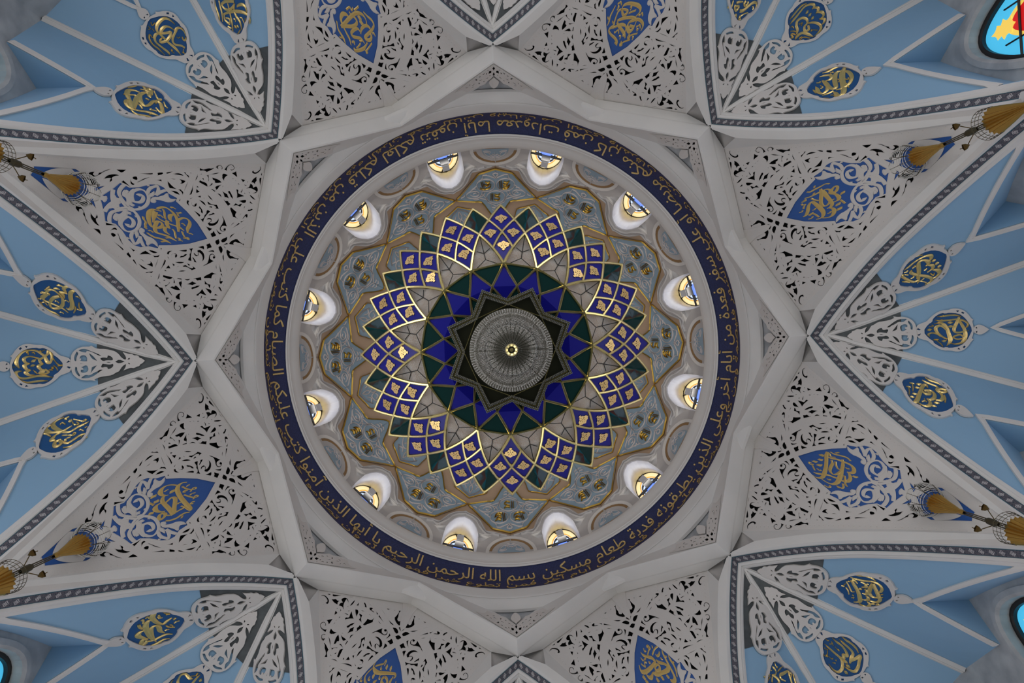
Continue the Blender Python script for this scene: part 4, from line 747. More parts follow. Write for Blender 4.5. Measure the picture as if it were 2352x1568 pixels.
hl = [h for h in hl] + [[(-x, y) for x, y in h][::-1] for h in hl]
fl0 = ctr("420,290 480,340 430,400 460,520 430,590"); hc = [(0.0, fl0[0][1]), (fl0[1][0], fl0[1][1]), (0.0, fl0[2][1]), (-fl0[1][0], fl0[1][1])]; hl.append(hc)
hl.append([(0, ctr("430,450")[0][1]), (2.6, ctr("430,520")[0][1]), (0, ctr("430,575")[0][1]), (-2.6, ctr("430,520")[0][1])])
vd = MB(); plate(vd, full, [], cf_pt, 0.0, 5.0, -0.03); vd_me = vd.mesh('hole_shade', BLACKV)  # black sheet added so the holes in the strips read as shaded
cfm = MB(); plate(cfm, full, hl, cf_pt, 0.04, 5.0, 0.05); cf_me = cfm.mesh('fretwork_strips', CARVED)
lf = ctr("440,585 480,620 600,700 600,770 540,870 470,920"); lf[0] = (0, lf[0][1]); lf[-1] = (0, lf[-1][1]); lf = lf + [(-x, y) for x, y in lf[1:-1][::-1]]
lfm = MB(); plate(lfm, soften(lf), [], cf_pt, 0.06, 4.0, 0.10); lf_me = lfm.mesh('leaf', CARVED)
bk = MB(); rows = []
for i in range(25):
    al = rad(-11.5 + 23 * i / 24); row = []
    for j in range(6):
        pb = F * (6.64 / math.cos(rad(22.5) - abs(al))) / (Z(6.64 * math.tan(rad(22.5) - abs(al))) + .1); rho = pb + 3 + (594 - pb - 3) * j / 5; row.append(cf_pt(rho * math.sin(al), rho * math.cos(al), -0.09))
    rows.append(row)
bk.grid(rows); bk_me = bk.mesh('stone_backing', STONE)
for k in range(8):
    t = thing('corner_fretwork', 'small white pierced corner piece between the ring and the crossing at the %s' % WORD8[k], 'carving', (0, 0, 0), rad(45 * k), 'corner fretworks round the ring')
    link('fretwork_strips', cf_me, t); link('hole_shade', vd_me, t); link('leaf', lf_me, t); link('stone_backing', bk_me, t)

# ---------------------------------------------------------------- dome: twelve sectors with niches, windows, scroll panels and half medallions
DOMEZ = 22.8
def dm(px, py, axis):                           # pixel -> (lateral, radial) in the sector's own plane, in pixels about the axis
    d = ray(px, py); x, y = CP[0] + d[0] * DOMEZ, CP[1] + d[1] * DOMEZ
    t = math.atan2(y, x) - rad(axis); r = math.hypot(x, y) * F / DOMEZ; return (r * math.sin(t), r * math.cos(t))
def dome_fn(X, Y, h): return dome_pt(phi_of(math.hypot(X, Y)), math.atan2(X, Y), h)
WC = (960, 330, 10.69); WAX = -105.0            # the window up to the left of the top
def wtr(s): return [dm(WC[0] + x / WC[2], WC[1] + y / WC[2], WAX) for x, y in nums(s)]
n_body = wtr("850,1080 960,1010 1040,920 1095,790 1130,640"); n_side = wtr("1112,520 1085,400 1062,300"); n_cusp = wtr("1460,540 1340,500 1230,440 1150,400")
# the photo's window is seen a little from the side: centre it on its own axis
off = n_body[0][0]
def cen(P): return [(p[0] - off * 0.6, p[1]) for p in P]
n_body, n_side, n_cusp = cen(n_body), cen(n_side), cen(n_cusp); n_body[0] = (0.0, n_body[0][1])
LIPX, LIPY = n_side[-1][0], math.sqrt(472.0 ** 2 - n_side[-1][0] ** 2)
half = n_body + [n_cusp[0], n_cusp[1], n_cusp[2], n_cusp[3], n_side[1], (n_side[-1][0], n_side[-1][1]), (LIPX, LIPY)]
def pol(d, r): return (r * math.sin(rad(d)), r * math.cos(rad(d)))
sect = [(-x, y) for x, y in half[::-1]] + half[1:]            # niche outline from the left lip round the tip to the right lip
outl = [pol(-15 + (15 - math.degrees(math.atan2(LIPX, LIPY))) * i / 4, 472) for i in range(4)] + sect + [pol(math.degrees(math.atan2(LIPX, LIPY)) + (15 - math.degrees(math.atan2(LIPX, LIPY))) * i / 4, 472) for i in range(1, 5)]
outl += [pol(15, 472 - 272 * i / 12) for i in range(1, 12)] + [pol(15 - 30 * i / 6, 200) for i in range(7)] + [pol(-15, 200 + 272 * i / 12) for i in range(1, 12)]
dsh = MB(); plate(dsh, outl, [], dome_fn, 0.0, 12.0); dsh_me = dsh.mesh('dome_sector', TAN)
# grey moulding round each niche, meeting its neighbours at the half medallions
out_r = [(0.0, n_body[0][1] - 12.5)] + cen(wtr("960,1150 1100,1070 1230,930 1290,790 1325,690 1500,640 1700,570")) + [pol(15, 428)]
in_r = [n_body[0]] + n_body[1:] + [n_cusp[0]]
ring_o = [(-x, y) for x, y in out_r[::-1]] + out_r[1:]; inner = [(-x, y) for x, y in half[::-1]] + half[1:]
gp = [pol(-15, 470)] + inner + [pol(15, 470)] + ring_o[::-1]
gm = MB(); hm_hole = [[(p[0], p[1]) for p in [(pol(sg * 15, 463)[0] + 27 * math.cos(b), pol(sg * 15, 463)[1] + 27 * math.sin(b)) for b in [2 * PI * i / 20 for i in range(20)]]] for sg in ()]
plate(gm, gp, hm_hole, dome_fn, 0.05, 12.0, 0.05)
def offset_line(P, k): return [(p[0] * (1 + k * 0.0), p[1] + k) for p in P]
for k_, w_, hh in ((-5.0, 3.4, 0.05), (-10.5, 3.0, 0.035)):
    base = ring_o; pts = []
    for i, p in enumerate(base):
        q = inner[min(range(len(inner)), key=lambda j: (inner[j][0] - p[0]) ** 2 + (inner[j][1] - p[1]) ** 2)]
        t = -k_ / 13.0; pts.append((q[0] + (p[0] - q[0]) * t, q[1] + (p[1] - q[1]) * t, w_ * 15.0 / 15.0))
    ribbon(gm, [p for p in pts], dome_fn, 0.05, hh, 4)
gm_me = gm.mesh('niche_moulding', mat('grey_moulding', (0.52, 0.51, 0.51), 0.55))  # grey base colour, darker than the niche reveal
# reveal of the niche, and the shallow white points at its sides
XP = 6.78
def pane_pt(X, Y, h=0.0): z = XP * F / Y; return (XP - h, X * z / F, z)
pane_half = [(0.0, 431.0), (9, 432.5), (18, 436), (26, 442), (32, 450), (36, 459), (37.5, 470), (38, 482)]
def resamp(P, n):
    P = [np.array(p, float) for p in P]; d = [0.0]
    for a, b in zip(P, P[1:]): d.append(d[-1] + np.linalg.norm(b - a))
    return [np.array([np.interp(t, d, [p[i] for p in P]) for i in (0, 1)]) for t in np.linspace(0, d[-1], n)]
bd = resamp(n_body + n_side + [(LIPX, LIPY)], 14); pd = resamp(pane_half, 14); rv = MB()
for sg in (1, -1):
    rows = []
    for a, b in zip(bd, pd):
        p0 = np.array(dome_fn(sg * a[0], a[1], 0.03)); p1 = np.array(pane_pt(sg * b[0], b[1])); rows.append([tuple(p0 + (p1 - p0) * t) for t in (0, .25, .5, .75, 1.0)])
    rv.grid(rows)
    cpoly = [n_body[-1], n_cusp[0], n_cusp[1], n_cusp[2], n_cusp[3], n_side[1], n_side[0]]
    plate(rv, [(sg * x, y) for x, y in cpoly], [], lambda X, Y, h: dome_fn(X, Y, h - 0.10 - 0.012 * 0), 0.0, 8.0)
    cs = [n_body[-1], n_cusp[0], n_cusp[1], n_cusp[2], n_cusp[3]]
    rv.grid([[dome_fn(sg * x, y, 0.04), dome_fn(sg * x, y, -0.10)] for x, y in cs])
rv_me = rv.mesh('niche_reveal', mat('white_paint', (0.80, 0.79, 0.78), 0.5))
# window glass
def parch(k): return [(x * k, y - (y - 482) * 0.0 + (1 - k) * 34 * (1 - (y - 431) / 51)) for x, y in pane_half]
def ppoly(k): h = parch(k); return [(-x, y) for x, y in h[::-1]] + h[1:]
CREAM = mat('cream_glass', (0.9, 0.8, 0.5), 0.3, emit=(1.0, 0.80, 0.42), estr=0.75); AMBER = mat('amber_glass', (0.9, 0.5, 0.1), 0.3, emit=(1.0, 0.48, 0.06), estr=0.62)
ICE = mat('pale_blue_glass', (0.7, 0.8, 1.0), 0.3, emit=(0.62, 0.78, 1.0), estr=0.85); BLUEG = mat('blue_glass', (0.2, 0.35, 0.9), 0.3, emit=(0.16, 0.30, 0.95), estr=0.8)
g1, g2, g3, g4, fr = MB(), MB(), MB(), MB(), MB()
plate(g1, ppoly(1.0), [ppoly(0.74)], lambda X, Y, h: pane_pt(X, Y, h), 0.02, None); plate(g2, ppoly(0.74), [ppoly(0.66)], lambda X, Y, h: pane_pt(X, Y, h), 0.02, None)
plate(g3, ppoly(0.66), [ppoly(0.42)], lambda X, Y, h: pane_pt(X, Y, h), 0.02, None); plate(g4, ppoly(0.42), [], lambda X, Y, h: pane_pt(X, Y, h), 0.02, None)
for pts in ([(x, y, 3.4) for x, y in ppoly(1.0)], [(-12, 429, 2.4), (-5, 440, 2.4), (6, 449, 2.4), (17, 456, 2.4), (20, 470, 2.4), (20, 484, 2.4)], [(12, 429, 2.4), (5, 440, 2.4), (-6, 449, 2.4), (-17, 456, 2.4), (-20, 470, 2.4), (-20, 484, 2.4)], [(-36, 461, 2.6), (-10, 461, 2.6), (10, 461, 2.6), (36, 461, 2.6)], [(-26, 462, 5), (-12, 462, 5), (-11, 462, 5)], [(11, 462, 5), (12, 462, 5), (26, 462, 5)]):
    ribbon(fr, pts, lambda X, Y, h: pane_pt(X, Y, h), 0.005, 0.05, 3)
gmes = [g.mesh(n, m) for g, n, m in ((g1, 'cream_glass', CREAM), (g2, 'amber_glass', AMBER), (g3, 'pale_blue_glass', ICE), (g4, 'blue_glass', BLUEG))]; fr_me = fr.mesh('window_frame', LEAD)
# floodlight standing on the ledge below each window
fb = MB(); fb.box((6.22, 0, 22.1), (.05, 0, 0), (0, .11, 0), (0, 0, .30)); fb.box((6.22, 0, 21.65), (.03, 0, 0), (0, .03, 0), (0, 0, .18)); fb.box((6.20, 0, 21.45), (.08, 0, 0), (0, .14, 0), (0, 0, .03))
fb_me = fb.mesh('floodlight', mat('grey_metal', (0.55, 0.56, 0.58), 0.5))
# scroll panels between the windows
PC = (1040, 370, 10.4545); PAX = -90.0
def ptr(s): return [dm(PC[0] + x / PC[2], PC[1] + y / PC[2], PAX) for x, y in nums(s)]
pR = ptr("1030,165 1430,265 2010,860 1400,940 1280,1110 1180,1260"); px0 = pR[0][0]; pR = [(x - px0 * 0.5, y) for x, y in pR]; pR[0] = (0, pR[0][1])
tipY = ptr("1070,1350")[0][1]; panel = pR + [(0, tipY)] + [(-x, y) for x, y in pR[1:][::-1]]
pg = MB(); plate(pg, panel, [], dome_fn, 0.0, 10.0, 0.02); pg_me = pg.mesh('painted_ground', SCROLLBG)
gl = MB(); ribbon(gl, [(x, y, 2.6) for x, y in dense(panel, 12.0)] + [(panel[0][0], panel[0][1], 2.6)], dome_fn, 0.02, 0.06, 2); gl_me = gl.mesh('gilt_border', GOLDD)
sw = MB()
def scr(s, w=1.5, mir=True):
    P = [(x - px0 * 0.5, y, w) for x, y in ptr(s)]; ribbon(sw, P, dome_fn, 0.018, 0.05, 5)
    if mir: ribbon(sw, [(-x, y, w) for x, y, _ in P], dome_fn, 0.018, 0.05, 5)
cA = ptr("840,550")[0]; cB = ptr("1320,540")[0]; c3 = ptr("1080,830")[0]; cx = 0.5 * (abs(cA[0]) + abs(cB[0])); cy = 0.5 * (cA[1] + cB[1])
roundels = [(cx, cy), (-cx, cy), (0.0, c3[1])]
for x, y in roundels: ribbon(sw, [(x + 21 * math.cos(b), y + 14.2 * math.sin(b), 1.5) for b in [2 * PI * i / 16 for i in range(17)]], dome_fn, 0.018, 0.05, 3)
for s in ("720,700 690,800 600,860 450,870 350,840 340,780 420,720 560,700 640,740 620,800 520,830 430,790", "600,560 540,610 450,690 380,740", "790,720 740,800 640,850 820,900 850,960", "850,960 950,1000 1050,1050 1030,1090 960,1080 940,1040", "1060,1130 1020,1160 960,1130", "1040,250 960,290 1000,330 1060,390", "800,310 900,340 1000,370", "640,470 720,380 720,320 830,310", "560,640 480,650 440,720", "700,760 800,850 830,920", "300,800 260,840 200,860", "650,880 560,900 480,870", "500,760 560,740 600,780"):
    scr(s)
sw_me = sw.mesh('scrollwork', SCROLL)
NAMESC = ["-14,-8,2 -13,8,2|-10,-9,2 -9,9,2|-7,8,2 0,9,2 7,6,2 10,0,1.6|-5,3,2 2,5,2 8,2,1.6|-6,-2,2 0,0,2 6,-3,2|-4,-7,2 3,-5,2 9,-8,1.6|0,2,1.6 4,-6,1.6", "-13,6,2 -6,9,2 4,8,2 11,4,2 12,-2,1.6|-11,-7,2 -8,4,2|-7,-8,2 -4,5,2|-3,-2,2 3,1,2 9,-3,2|-1,-8,2 5,-6,2 10,-8,1.6|2,4,1.8 5,-4,1.8", "-12,7,2 -11,-7,2|-8,8,2 -7,-8,2|-4,6,2 4,8,2 9,3,2 3,0,2 -3,-2,2|-3,-6,2 4,-4,2 10,-7,1.6|5,-1,1.8 8,4,1.8"]
rsc = []
for i, (x, y) in enumerate(roundels):
    m_ = MB()
    for s in NAMESC[i].split('|'): ribbon(m_, [(x + a, y - b, w) for a, b, w in nums(s)], dome_fn, 0.02, 0.07, 4)
    rsc.append(m_.mesh('gilt_name', GOLDD))
# inner six-sided panels on the window axes, half hidden by the chandelier
hx = [(0, 346.5), pol(6.6, 329), pol(7.6, 300), pol(4, 276), pol(-4, 276), pol(-7.6, 300), pol(-6.6, 329)]
hg = MB(); plate(hg, hx, [], dome_fn, 0.0, 10.0, 0.02); hg_me = hg.mesh('painted_ground', SCROLLBG)
hb = MB(); ribbon(hb, [(x, y, 1.8) for x, y in dense(hx, 12.0)] + [(hx[0][0], hx[0][1], 1.8)], dome_fn, 0.02, 0.05, 2); hb_me = hb.mesh('gilt_border', GOLDD)
hs = MB()
for P in ("-28,318 -18,330 -8,336 0,340 8,336 18,330 28,318", "-30,300 -22,312 -12,316 -6,308 -14,302 -20,308", "0,335 -4,322 4,310 0,298", "-10,326 -16,318 -26,322"):
    q = nums(P); ribbon(hs, [(x, y, 2.4) for x, y in q], dome_fn, 0.018, 0.045, 4); ribbon(hs, [(-x, y, 2.4) for x, y in q], dome_fn, 0.018, 0.045, 4)
hs_me = hs.mesh('scrollwork', SCROLL)
# half medallions standing on the ledge
def arc(r, cyy=464.0, sq=1.0, a0=0.0, a1=PI, n=16): return [(r * math.cos(a0 + (a1 - a0) * i / n), cyy - r * sq * math.sin(a0 + (a1 - a0) * i / n)) for i in range(n + 1)]
def half_ring(mb, ro, ri, lift, sq=0.95): plate(mb, arc(ro, 466, sq) + arc(ri, 466, sq)[::-1], [], dome_fn, 0.03, None, lift)
hm1, hm2, hm3, hm4 = MB(), MB(), MB(), MB()
W_H = 1.62                                      # wider than deep
def harc(r): return [(x * W_H, y) for x, y in arc(r, 468, 1.0)]
def hplate(mb, ro, ri, lift): plate(mb, harc(ro) + (harc(ri)[::-1] if ri else []), [], dome_fn, 0.03, 9.0, lift)
hplate(hm1, 37, 32, 0.075); hplate(hm2, 32, 28, 0.055); hplate(hm3, 28, 0, 0.045)
q = [(x * 0.93, y) for x, y in harc(21)]; plate(hm4, q, [], dome_fn, 0.02, 9.0, 0.066); hm5 = MB()
for r in (4, 9): ribbon(hm5, [(x * 1.4, y - 4, 1.3) for x, y in arc(r, 462, .8)], dome_fn, 0.06, 0.035, 3)
for sg in (1, -1):
    for P in ("6,456 14,452 22,456 26,461 18,462 12,458", "2,450 8,449 13,452", "10,462 20,465 28,464"): ribbon(hm5, [(sg * x, y, 1.3) for x, y in nums(P)], dome_fn, 0.06, 0.035, 4)
hmm = [m_.mesh(n, mt) for m_, n, mt in ((hm1, 'moulding', PLASTER), (hm2, 'groove', TAND), (hm3, 'tan_ground', TAN), (hm4, 'blue_ground', SCROLLBG), (hm5, 'scrollwork', SCROLL))]
def clock(a):                                   # building angle (picture angle, y down) -> clock hour word on the dome
    h = round(((a + 90 - 2.3) % 360) / 30 * 2) / 2
    W_ = ['twelve', 'one', 'two', 'three', 'four', 'five', 'six', 'seven', 'eight', 'nine', 'ten', 'eleven']
    return W_[int(h) % 12] + (" o'clock" if abs(h - int(h)) < .1 else " thirty")
wn = 0
for k in range(12):
    aw = -105 + 30 * k; ap = -90 + 30 * k
    def at(name, me, parent, a): return link(name, me, parent, (0, 0, 0), rad(a))
    struct(link('ceiling_dome_%s' % clock(aw).replace(' ', '_').replace("o'clock", 'oclock'), dsh_me, None, (0, 0, 0), rad(aw)))
    struct(link('trim_%d' % (40 + k), gm_me, None, (0, 0, 0), rad(aw))); struct(link('trim_%d' % (60 + k), rv_me, None, (0, 0, 0), rad(aw)))
    wn += 1; w = bpy.data.objects.new('window_%d' % wn, None); COL.objects.link(w); w.rotation_euler = (0, 0, rad(aw)); w['kind'] = 'structure'
    for me in gmes: link(me.name.split('.')[0], me, w)
    link('window_frame', fr_me, w)
    area('dome_window_light', (6.55 * math.cos(rad(aw)), 6.55 * math.sin(rad(aw)), 23.2), (2.5 * math.cos(rad(aw)), 2.5 * math.sin(rad(aw)), 22.6), 0.55, 0.8, 1.8, (0.86, 0.92, 1.0))
    area('dome_fill_light', (6.0 * math.cos(rad(aw)), 6.0 * math.sin(rad(aw)), 21.0), (-1.5 * math.cos(rad(aw)), -1.5 * math.sin(rad(aw)), 25.5), 0.5, 0.3, 9.0, (1.0, 0.92, 0.82))  # added fill that brightens the dome; the floodlight fixtures give no light
    tag(at('floodlight', fb_me, None, aw), "small grey floodlight on the ledge before the %s dome window" % clock(aw), 'lamp', 'floodlights of the dome windows')
    t = thing('scroll_plaque', "gilt-edged scroll panel with three roundels, at %s on the dome" % clock(ap), 'panel', (0, 0, 0), rad(ap), 'scroll panels of the dome')
    link('painted_ground', pg_me, t); link('gilt_border', gl_me, t); link('scrollwork', sw_me, t)
    for me in rsc: link('gilt_name', me, t)
    t = thing('star_plaque', "small six-sided scroll panel behind the chandelier rim, at %s" % clock(aw), 'panel', (0, 0, 0), rad(aw), 'six-sided panels of the dome')
    link('painted_ground', hg_me, t); link('gilt_border', hb_me, t); link('scrollwork', hs_me, t)
    t = thing('half_medallion', "tan and blue half medallion on the dome ledge at %s" % clock(ap), 'medallion', (0, 0, 0), rad(ap), 'half medallions of the dome ledge')
    for me in hmm: link(me.name.split('.')[0], me, t)
cp_ = MB(); cp_.lathe([(F and 2.6, 26.6), (2.0, 26.75), (1.0, 26.92), (0.02, 26.98)], 48); cp_.lathe([(3.9, 25.55), (3.2, 26.1), (2.6, 26.6)], 48); struct(cp_.build('ceiling_dome_top', TAN, None, True))

# ---------------------------------------------------------------- stained glass of the bays
CY = mat('cyan_glass', (0.05, 0.4, 0.6), 0.25, emit=(0.07, 0.48, 0.78), estr=0.85, noise=None); YE = mat('yellow_glass', (0.8, 0.6, 0.1), 0.25, emit=(0.86, 0.56, 0.10), estr=0.8)
RE = mat('red_glass', (0.6, 0.02, 0.02), 0.25, emit=(0.50, 0.006, 0.008), estr=0.85); WH = mat('white_glass', (0.8, 0.85, 0.95), 0.25, emit=(0.60, 0.68, 0.92), estr=0.9)
wind = {}
for side in (0, 1, -1):
    wz = niche_z(side, 0) - 0.86
    wf = lambda v, z, h, side=side: (*gore_xy(side, QW + 0.30 - h, v), z)
    o0, o1, o2, o3 = window_outline(wz, 1.02), window_outline(wz - 0.62, 0.70), window_outline(wz - 0.75, 0.63), window_outline(wz - 1.15, 0.40)
    L_ = []
    for nm_, m_, a_, b_ in (('cyan_glass', CY, o0, o1), ('yellow_glass', YE, o1, o2), ('red_glass', RE, o2, o3), ('white_glass', WH, o3, None)):
        g = MB(); plate(g, a_, [b_] if b_ else [], wf, 0.02, 0.4); L_.append(g.mesh(nm_, m_))
    sc_ = MB(); c0 = wz - 0.66
    for q in ("0,0.42 0.05,0.3 0.14,0.26 0.10,0.16 0.2,0.1 0.12,0.02 0.16,-0.1 0.05,-0.12 0,-0.2",):
        h_ = nums(q); P = h_ + [(-x, y) for x, y in h_[1:-1][::-1]]; plate(sc_, soften([(x, c0 + y) for x, y in P]), [], wf, 0.02, None, 0.012)
    L_.append(sc_.mesh('yellow_flower', YE))
    ld = MB(); fo = window_outline(wz, 1.02); ribbon(ld, [(v, z, 0.17) for v, z in fo], wf, 0.005, 0.10, 2, flat=True)
    for v in (-.34, .34): ribbon(ld, [(v, 6.4, .03), (v, 9.0, .03), (v, wz - .62, .03)], wf, 0.015, 0.03, 2)
    for j in range(7): z = wz - 1.0 - j * 0.75; ribbon(ld, [(-.95, z, .05), (0, z + .02, .05), (.95, z, .05)], wf, 0.015, 0.04, 2)
    wind[side] = (L_, ld.mesh('window_frame', LEAD))
for bay in range(8):
    for side in (0, 1, -1):
        wn += 1; w = bpy.data.objects.new('window_%d' % wn, None); COL.objects.link(w); w.rotation_euler = (0, 0, rad(45 * bay)); w['kind'] = 'structure'
        for me in wind[side][0]: link(me.name.split('.')[0], me, w)
        link('window_frame', wind[side][1], w)

# ---------------------------------------------------------------- chandelier
CZ = 12.2
d_ = ray(1164, 801); CX, CYY = CP[0] + d_[0] * CZ, CP[1] + d_[1] * CZ
LEV = {0: (331, 12.52), 1: (299, 12.34), 2: (270, 12.17), 3: (234, 12.00), 4: (197, 11.86), 5: (146, 11.80), 6: (108, 11.86)}
def node(l, deg, dz=0.0): px, z = LEV[l]; r = px * CZ / F * (1.0 + (z - CZ) / CZ); a = rad(deg); return np.array([r * math.cos(a), r * math.sin(a), z - 0.0 + dz])
def edge_pts(l0, a0, l1, a1, n=4):             # along the curved grid
    p0, p1 = LEV[l0], LEV[l1]; out = []
    for i in range(n + 1):
        t = i / n; r0 = p0[0] * p0[1] / F; r1 = p1[0] * p1[1] / F; r = r0 + (r1 - r0) * t; a = rad(a0 + (a1 - a0) * t)
        out.append(np.array([r * math.cos(a), r * math.sin(a), p0[1] + (p1[1] - p0[1]) * t]))
    return out
CHB = mat('cobalt_enamel', (0.010, 0.010, 0.26), 0.28, spec=0.35); GREEN = mat('dark_green_mirror', (0.006, 0.035, 0.033), 0.05, spec=0.5)
BRASS = mat('polished_brass', (0.78, 0.66, 0.30), 0.20, 1.0); CRY = mat('crystal_beads', (0.86, 0.84, 0.81), 0.12, 0.15, spec=0.9); DARKC = mat('dark_olive_metal', (0.022, 0.024, 0.012), 0.35, 0.4)
STRING = mat('dark_cord', (0.02, 0.02, 0.018), 0.5); FIL = mat('gilt_filigree', (0.95, 0.68, 0.28), 0.30, 1.0); BEADG = mat('grey_beads', (0.30, 0.30, 0.27), 0.25, 0.5)
ch = thing('chandelier', 'huge round flower-shaped chandelier of blue and green panels, gilt bars and crystal strings', 'chandelier', (CX, CYY, 0))
def panel_mesh(name, m, nodes, thick=0.02, inset=0.05, fold=None):
    P = []
    for i in range(len(nodes)):
        (l0, a0), (l1, a1) = nodes[i], nodes[(i + 1) % len(nodes)]; P += (edge_pts(l0, a0, l1, a1, 3)[:-1] if l0 <= 3 else [node(l0, a0)])
    c = np.mean(P, 0); P = [c + (p - c) * (1 - inset) for p in P]; mb = MB(); n = len(P)
    if fold is None: mb.add(P + [c], [(i, (i + 1) % n, n) for i in range(n)])
    mb.add([p + np.array([0, 0, thick]) for p in P], [tuple(range(n))]); m0 = n + 1
    mb.f += [(i, (i + 1) % n, m0 + (i + 1) % n, m0 + i) for i in range(n)]
    return mb.mesh(name, m), c
def bar_mesh(name, pts, w=0.05, t=0.045):
    mb = MB(); rows = []
    for i, p in enumerate(pts):
        d = pts[min(i + 1, len(pts) - 1)] - pts[max(i - 1, 0)]; d /= np.linalg.norm(d); up = np.array([0, 0, 1.0]); s = np.cross(d, up); s /= np.linalg.norm(s) + 1e-9; u = np.cross(s, d)
        rows.append([p - s * w / 2 + u * t, p - s * w / 2 - u * .012, p - s * w * .25 - u * .026, p + s * w * .25 - u * .026, p + s * w / 2 - u * .012, p + s * w / 2 + u * t])
    mb.grid(rows); mb.add(rows[0], [tuple(range(6))]); mb.add(rows[-1], [tuple(range(6))[::-1]])
    return mb.mesh(name, BRASS)
OC = (1100, 460, 15.68)
def otr(s): return [((x - 955) / 15.68 / F * 12.3, (700 - y) / 15.68 / F * 12.3) for x, y in nums(s)]
o_out = otr("955,490 1010,530 1060,560 1140,570 1120,590 1200,640 1160,670 1180,690 1140,740 1080,760 1050,820 990,850 1030,885 970,920 915,885 945,855 890,830 860,770 790,750 760,700 770,670 710,640 800,590 790,575 860,555 900,530")
o_h = [otr(s) for s in "850,690 915,715 870,745|1060,690 1000,715 1050,745|880,630 930,620 905,660|1030,630 985,620 1010,660|955,700 975,725 960,750 945,725|940,575 970,575 955,600|870,570 900,580 880,592|1040,568 1012,580 1030,592|905,670 935,690 915,700|1010,670 980,690 1000,700|950,640 962,655 950,665|930,790 955,775 980,790 955,805|820,640 850,650 830,665|1090,640 1065,650 1080,665".split('|')]
def ornament(nodes_c, nrm, inward, scale):
    e2 = inward - nrm * np.dot(inward, nrm); e2 /= np.linalg.norm(e2); e1 = np.cross(e2, nrm)
    mb = MB(); plate(mb, o_out, o_h, lambda x, y, h: nodes_c + e1 * x * scale - e2 * y * scale + nrm * h, 0.012, None, 0.016); return mb.mesh('filigree', FIL)
SQ = [[(0, 0), (1, 5.625), (2, 0), (1, -5.625)], [(1, 5.625), (2, 11.25), (3, 5.625), (2, 0)], [(1, -5.625), (2, 0), (3, -5.625), (2, -11.25)], [(2, 0), (3, 5.625), (4, 0), (3, -5.625)]]
sq = []
for q in SQ:
    me, c = panel_mesh('blue_panel', CHB, q); p = [node(l, a) for l, a in q]; n = np.cross(p[1] - p[3], p[2] - p[0]); n /= np.linalg.norm(n)
    if n[2] > 0: n = -n
    inw = -np.array([c[0], c[1], 0]); inw /= np.linalg.norm(inw); sq.append((me, ornament(c, n, inw, 0.98)))
gr_me, _ = panel_mesh('green_panel', GREEN, [(0, 11.25), (1, 16.875), (2, 11.25), (1, 5.625)])
gt_me, _ = panel_mesh('green_triangle', GREEN, [(4, 0), (4, 22.5), (5, 11.25)], inset=0.12)
gi_me, _ = panel_mesh('green_triangle', GREEN, [(5, 11.25), (6, 22.5), (6, 0)], inset=0.12)
def kite():
    A, Bq, Cq, Dq = node(4, 0), node(5, 11.25), node(6, 0), node(5, -11.25); c = (A + Bq + Cq + Dq) / 4; V = [c + (p - c) * .92 for p in (A, Bq, Cq, Dq)]
    V[1][2] -= .02; V[3][2] -= .02; mb = MB(); mb.add(V + [c + np.array([0, 0, .12])], [(0, 1, 3), (1, 2, 3), (0, 4, 1), (1, 4, 2), (2, 4, 3), (3, 4, 0)]); return mb.mesh('blue_kite', CHB)
kt_me = kite()
sb_a = [bar_mesh('spiral_bar', edge_pts(0, 0, 1, s * 5.625) + edge_pts(1, s * 5.625, 2, s * 11.25)[1:] + edge_pts(2, s * 11.25, 3, s * 16.875)[1:] + edge_pts(3, s * 16.875, 4, s * 22.5)[1:]) for s in (1, -1)]
sb_b = [bar_mesh('spiral_bar', edge_pts(0, 11.25, 1, 11.25 + s * 5.625) + edge_pts(1, 11.25 + s * 5.625, 2, 11.25 + s * 11.25)[1:] + edge_pts(2, 11.25 + s * 11.25, 3, 11.25 + s * 16.875)[1:], 0.046) for s in (1, -1)]
rb_me = bar_mesh('ring_bar', [node(4, 0), node(4, 22.5)], 0.04)
st_a = [bar_mesh('star_bar', [node(4, 0), node(5, s * 11.25)], 0.044) for s in (1, -1)]; st_b = [bar_mesh('star_bar', [node(5, 0), node(6, s * 11.25)], 0.044) for s in (1, -1)]
# crystal curtain between the petals
def curtain():
    P = [node(2, 11.25), node(3, 16.875), node(4, 22.5), node(4, 0), node(3, 5.625)]; poly = [(p[0], p[1]) for p in P]; a = rad(11.25); mb = MB(); r_ = random.Random(3)
    ux, uy = np.array([math.cos(a), math.sin(a)]), np.array([-math.sin(a), math.cos(a)]); pts = []
    for i in range(-30, 31):
        for j in range(0, 58):
            rr = 1.42 + j * 0.0162; off_ = i * 0.0175 * (1.0 - 0.55 * (rr - 1.42) / 0.75) + (0.006 if j % 2 else 0); q = ux * rr + uy * off_; pts.append(q)
    k = inpoly(np.array(pts), poly)
    for q in np.array(pts)[k]:
        rr = float(np.hypot(*q)); z = 11.90 + (rr - 1.5) * 0.55 + 0.03 * math.sin(rr * 21); mb.octa((q[0], q[1], z + r_.uniform(-.008, .008)), r_.choice((0.0098, 0.0085, 0.0075)))
    return mb.mesh('crystal_curtain', CRY)
cu_me = curtain()
cdm = MB()
cdm.tube([node(3, 7.5, .01), np.array([1.72 * math.cos(rad(11.25)), 1.72 * math.sin(rad(11.25)), 11.97]), node(3, 15.0, .01)], 0.009, 5); cdm.tube([node(4, 4, .02), np.array([1.60 * math.cos(rad(11.25)), 1.60 * math.sin(rad(11.25)), 11.90]), node(4, 18.5, .02)], 0.008, 5); cdm.tube([node(2, 11.25, .0), np.array([1.6 * math.cos(rad(11.25)), 1.6 * math.sin(rad(11.25)), 11.93])], 0.009, 5)
cd_me = cdm.mesh('dark_cord', STRING)
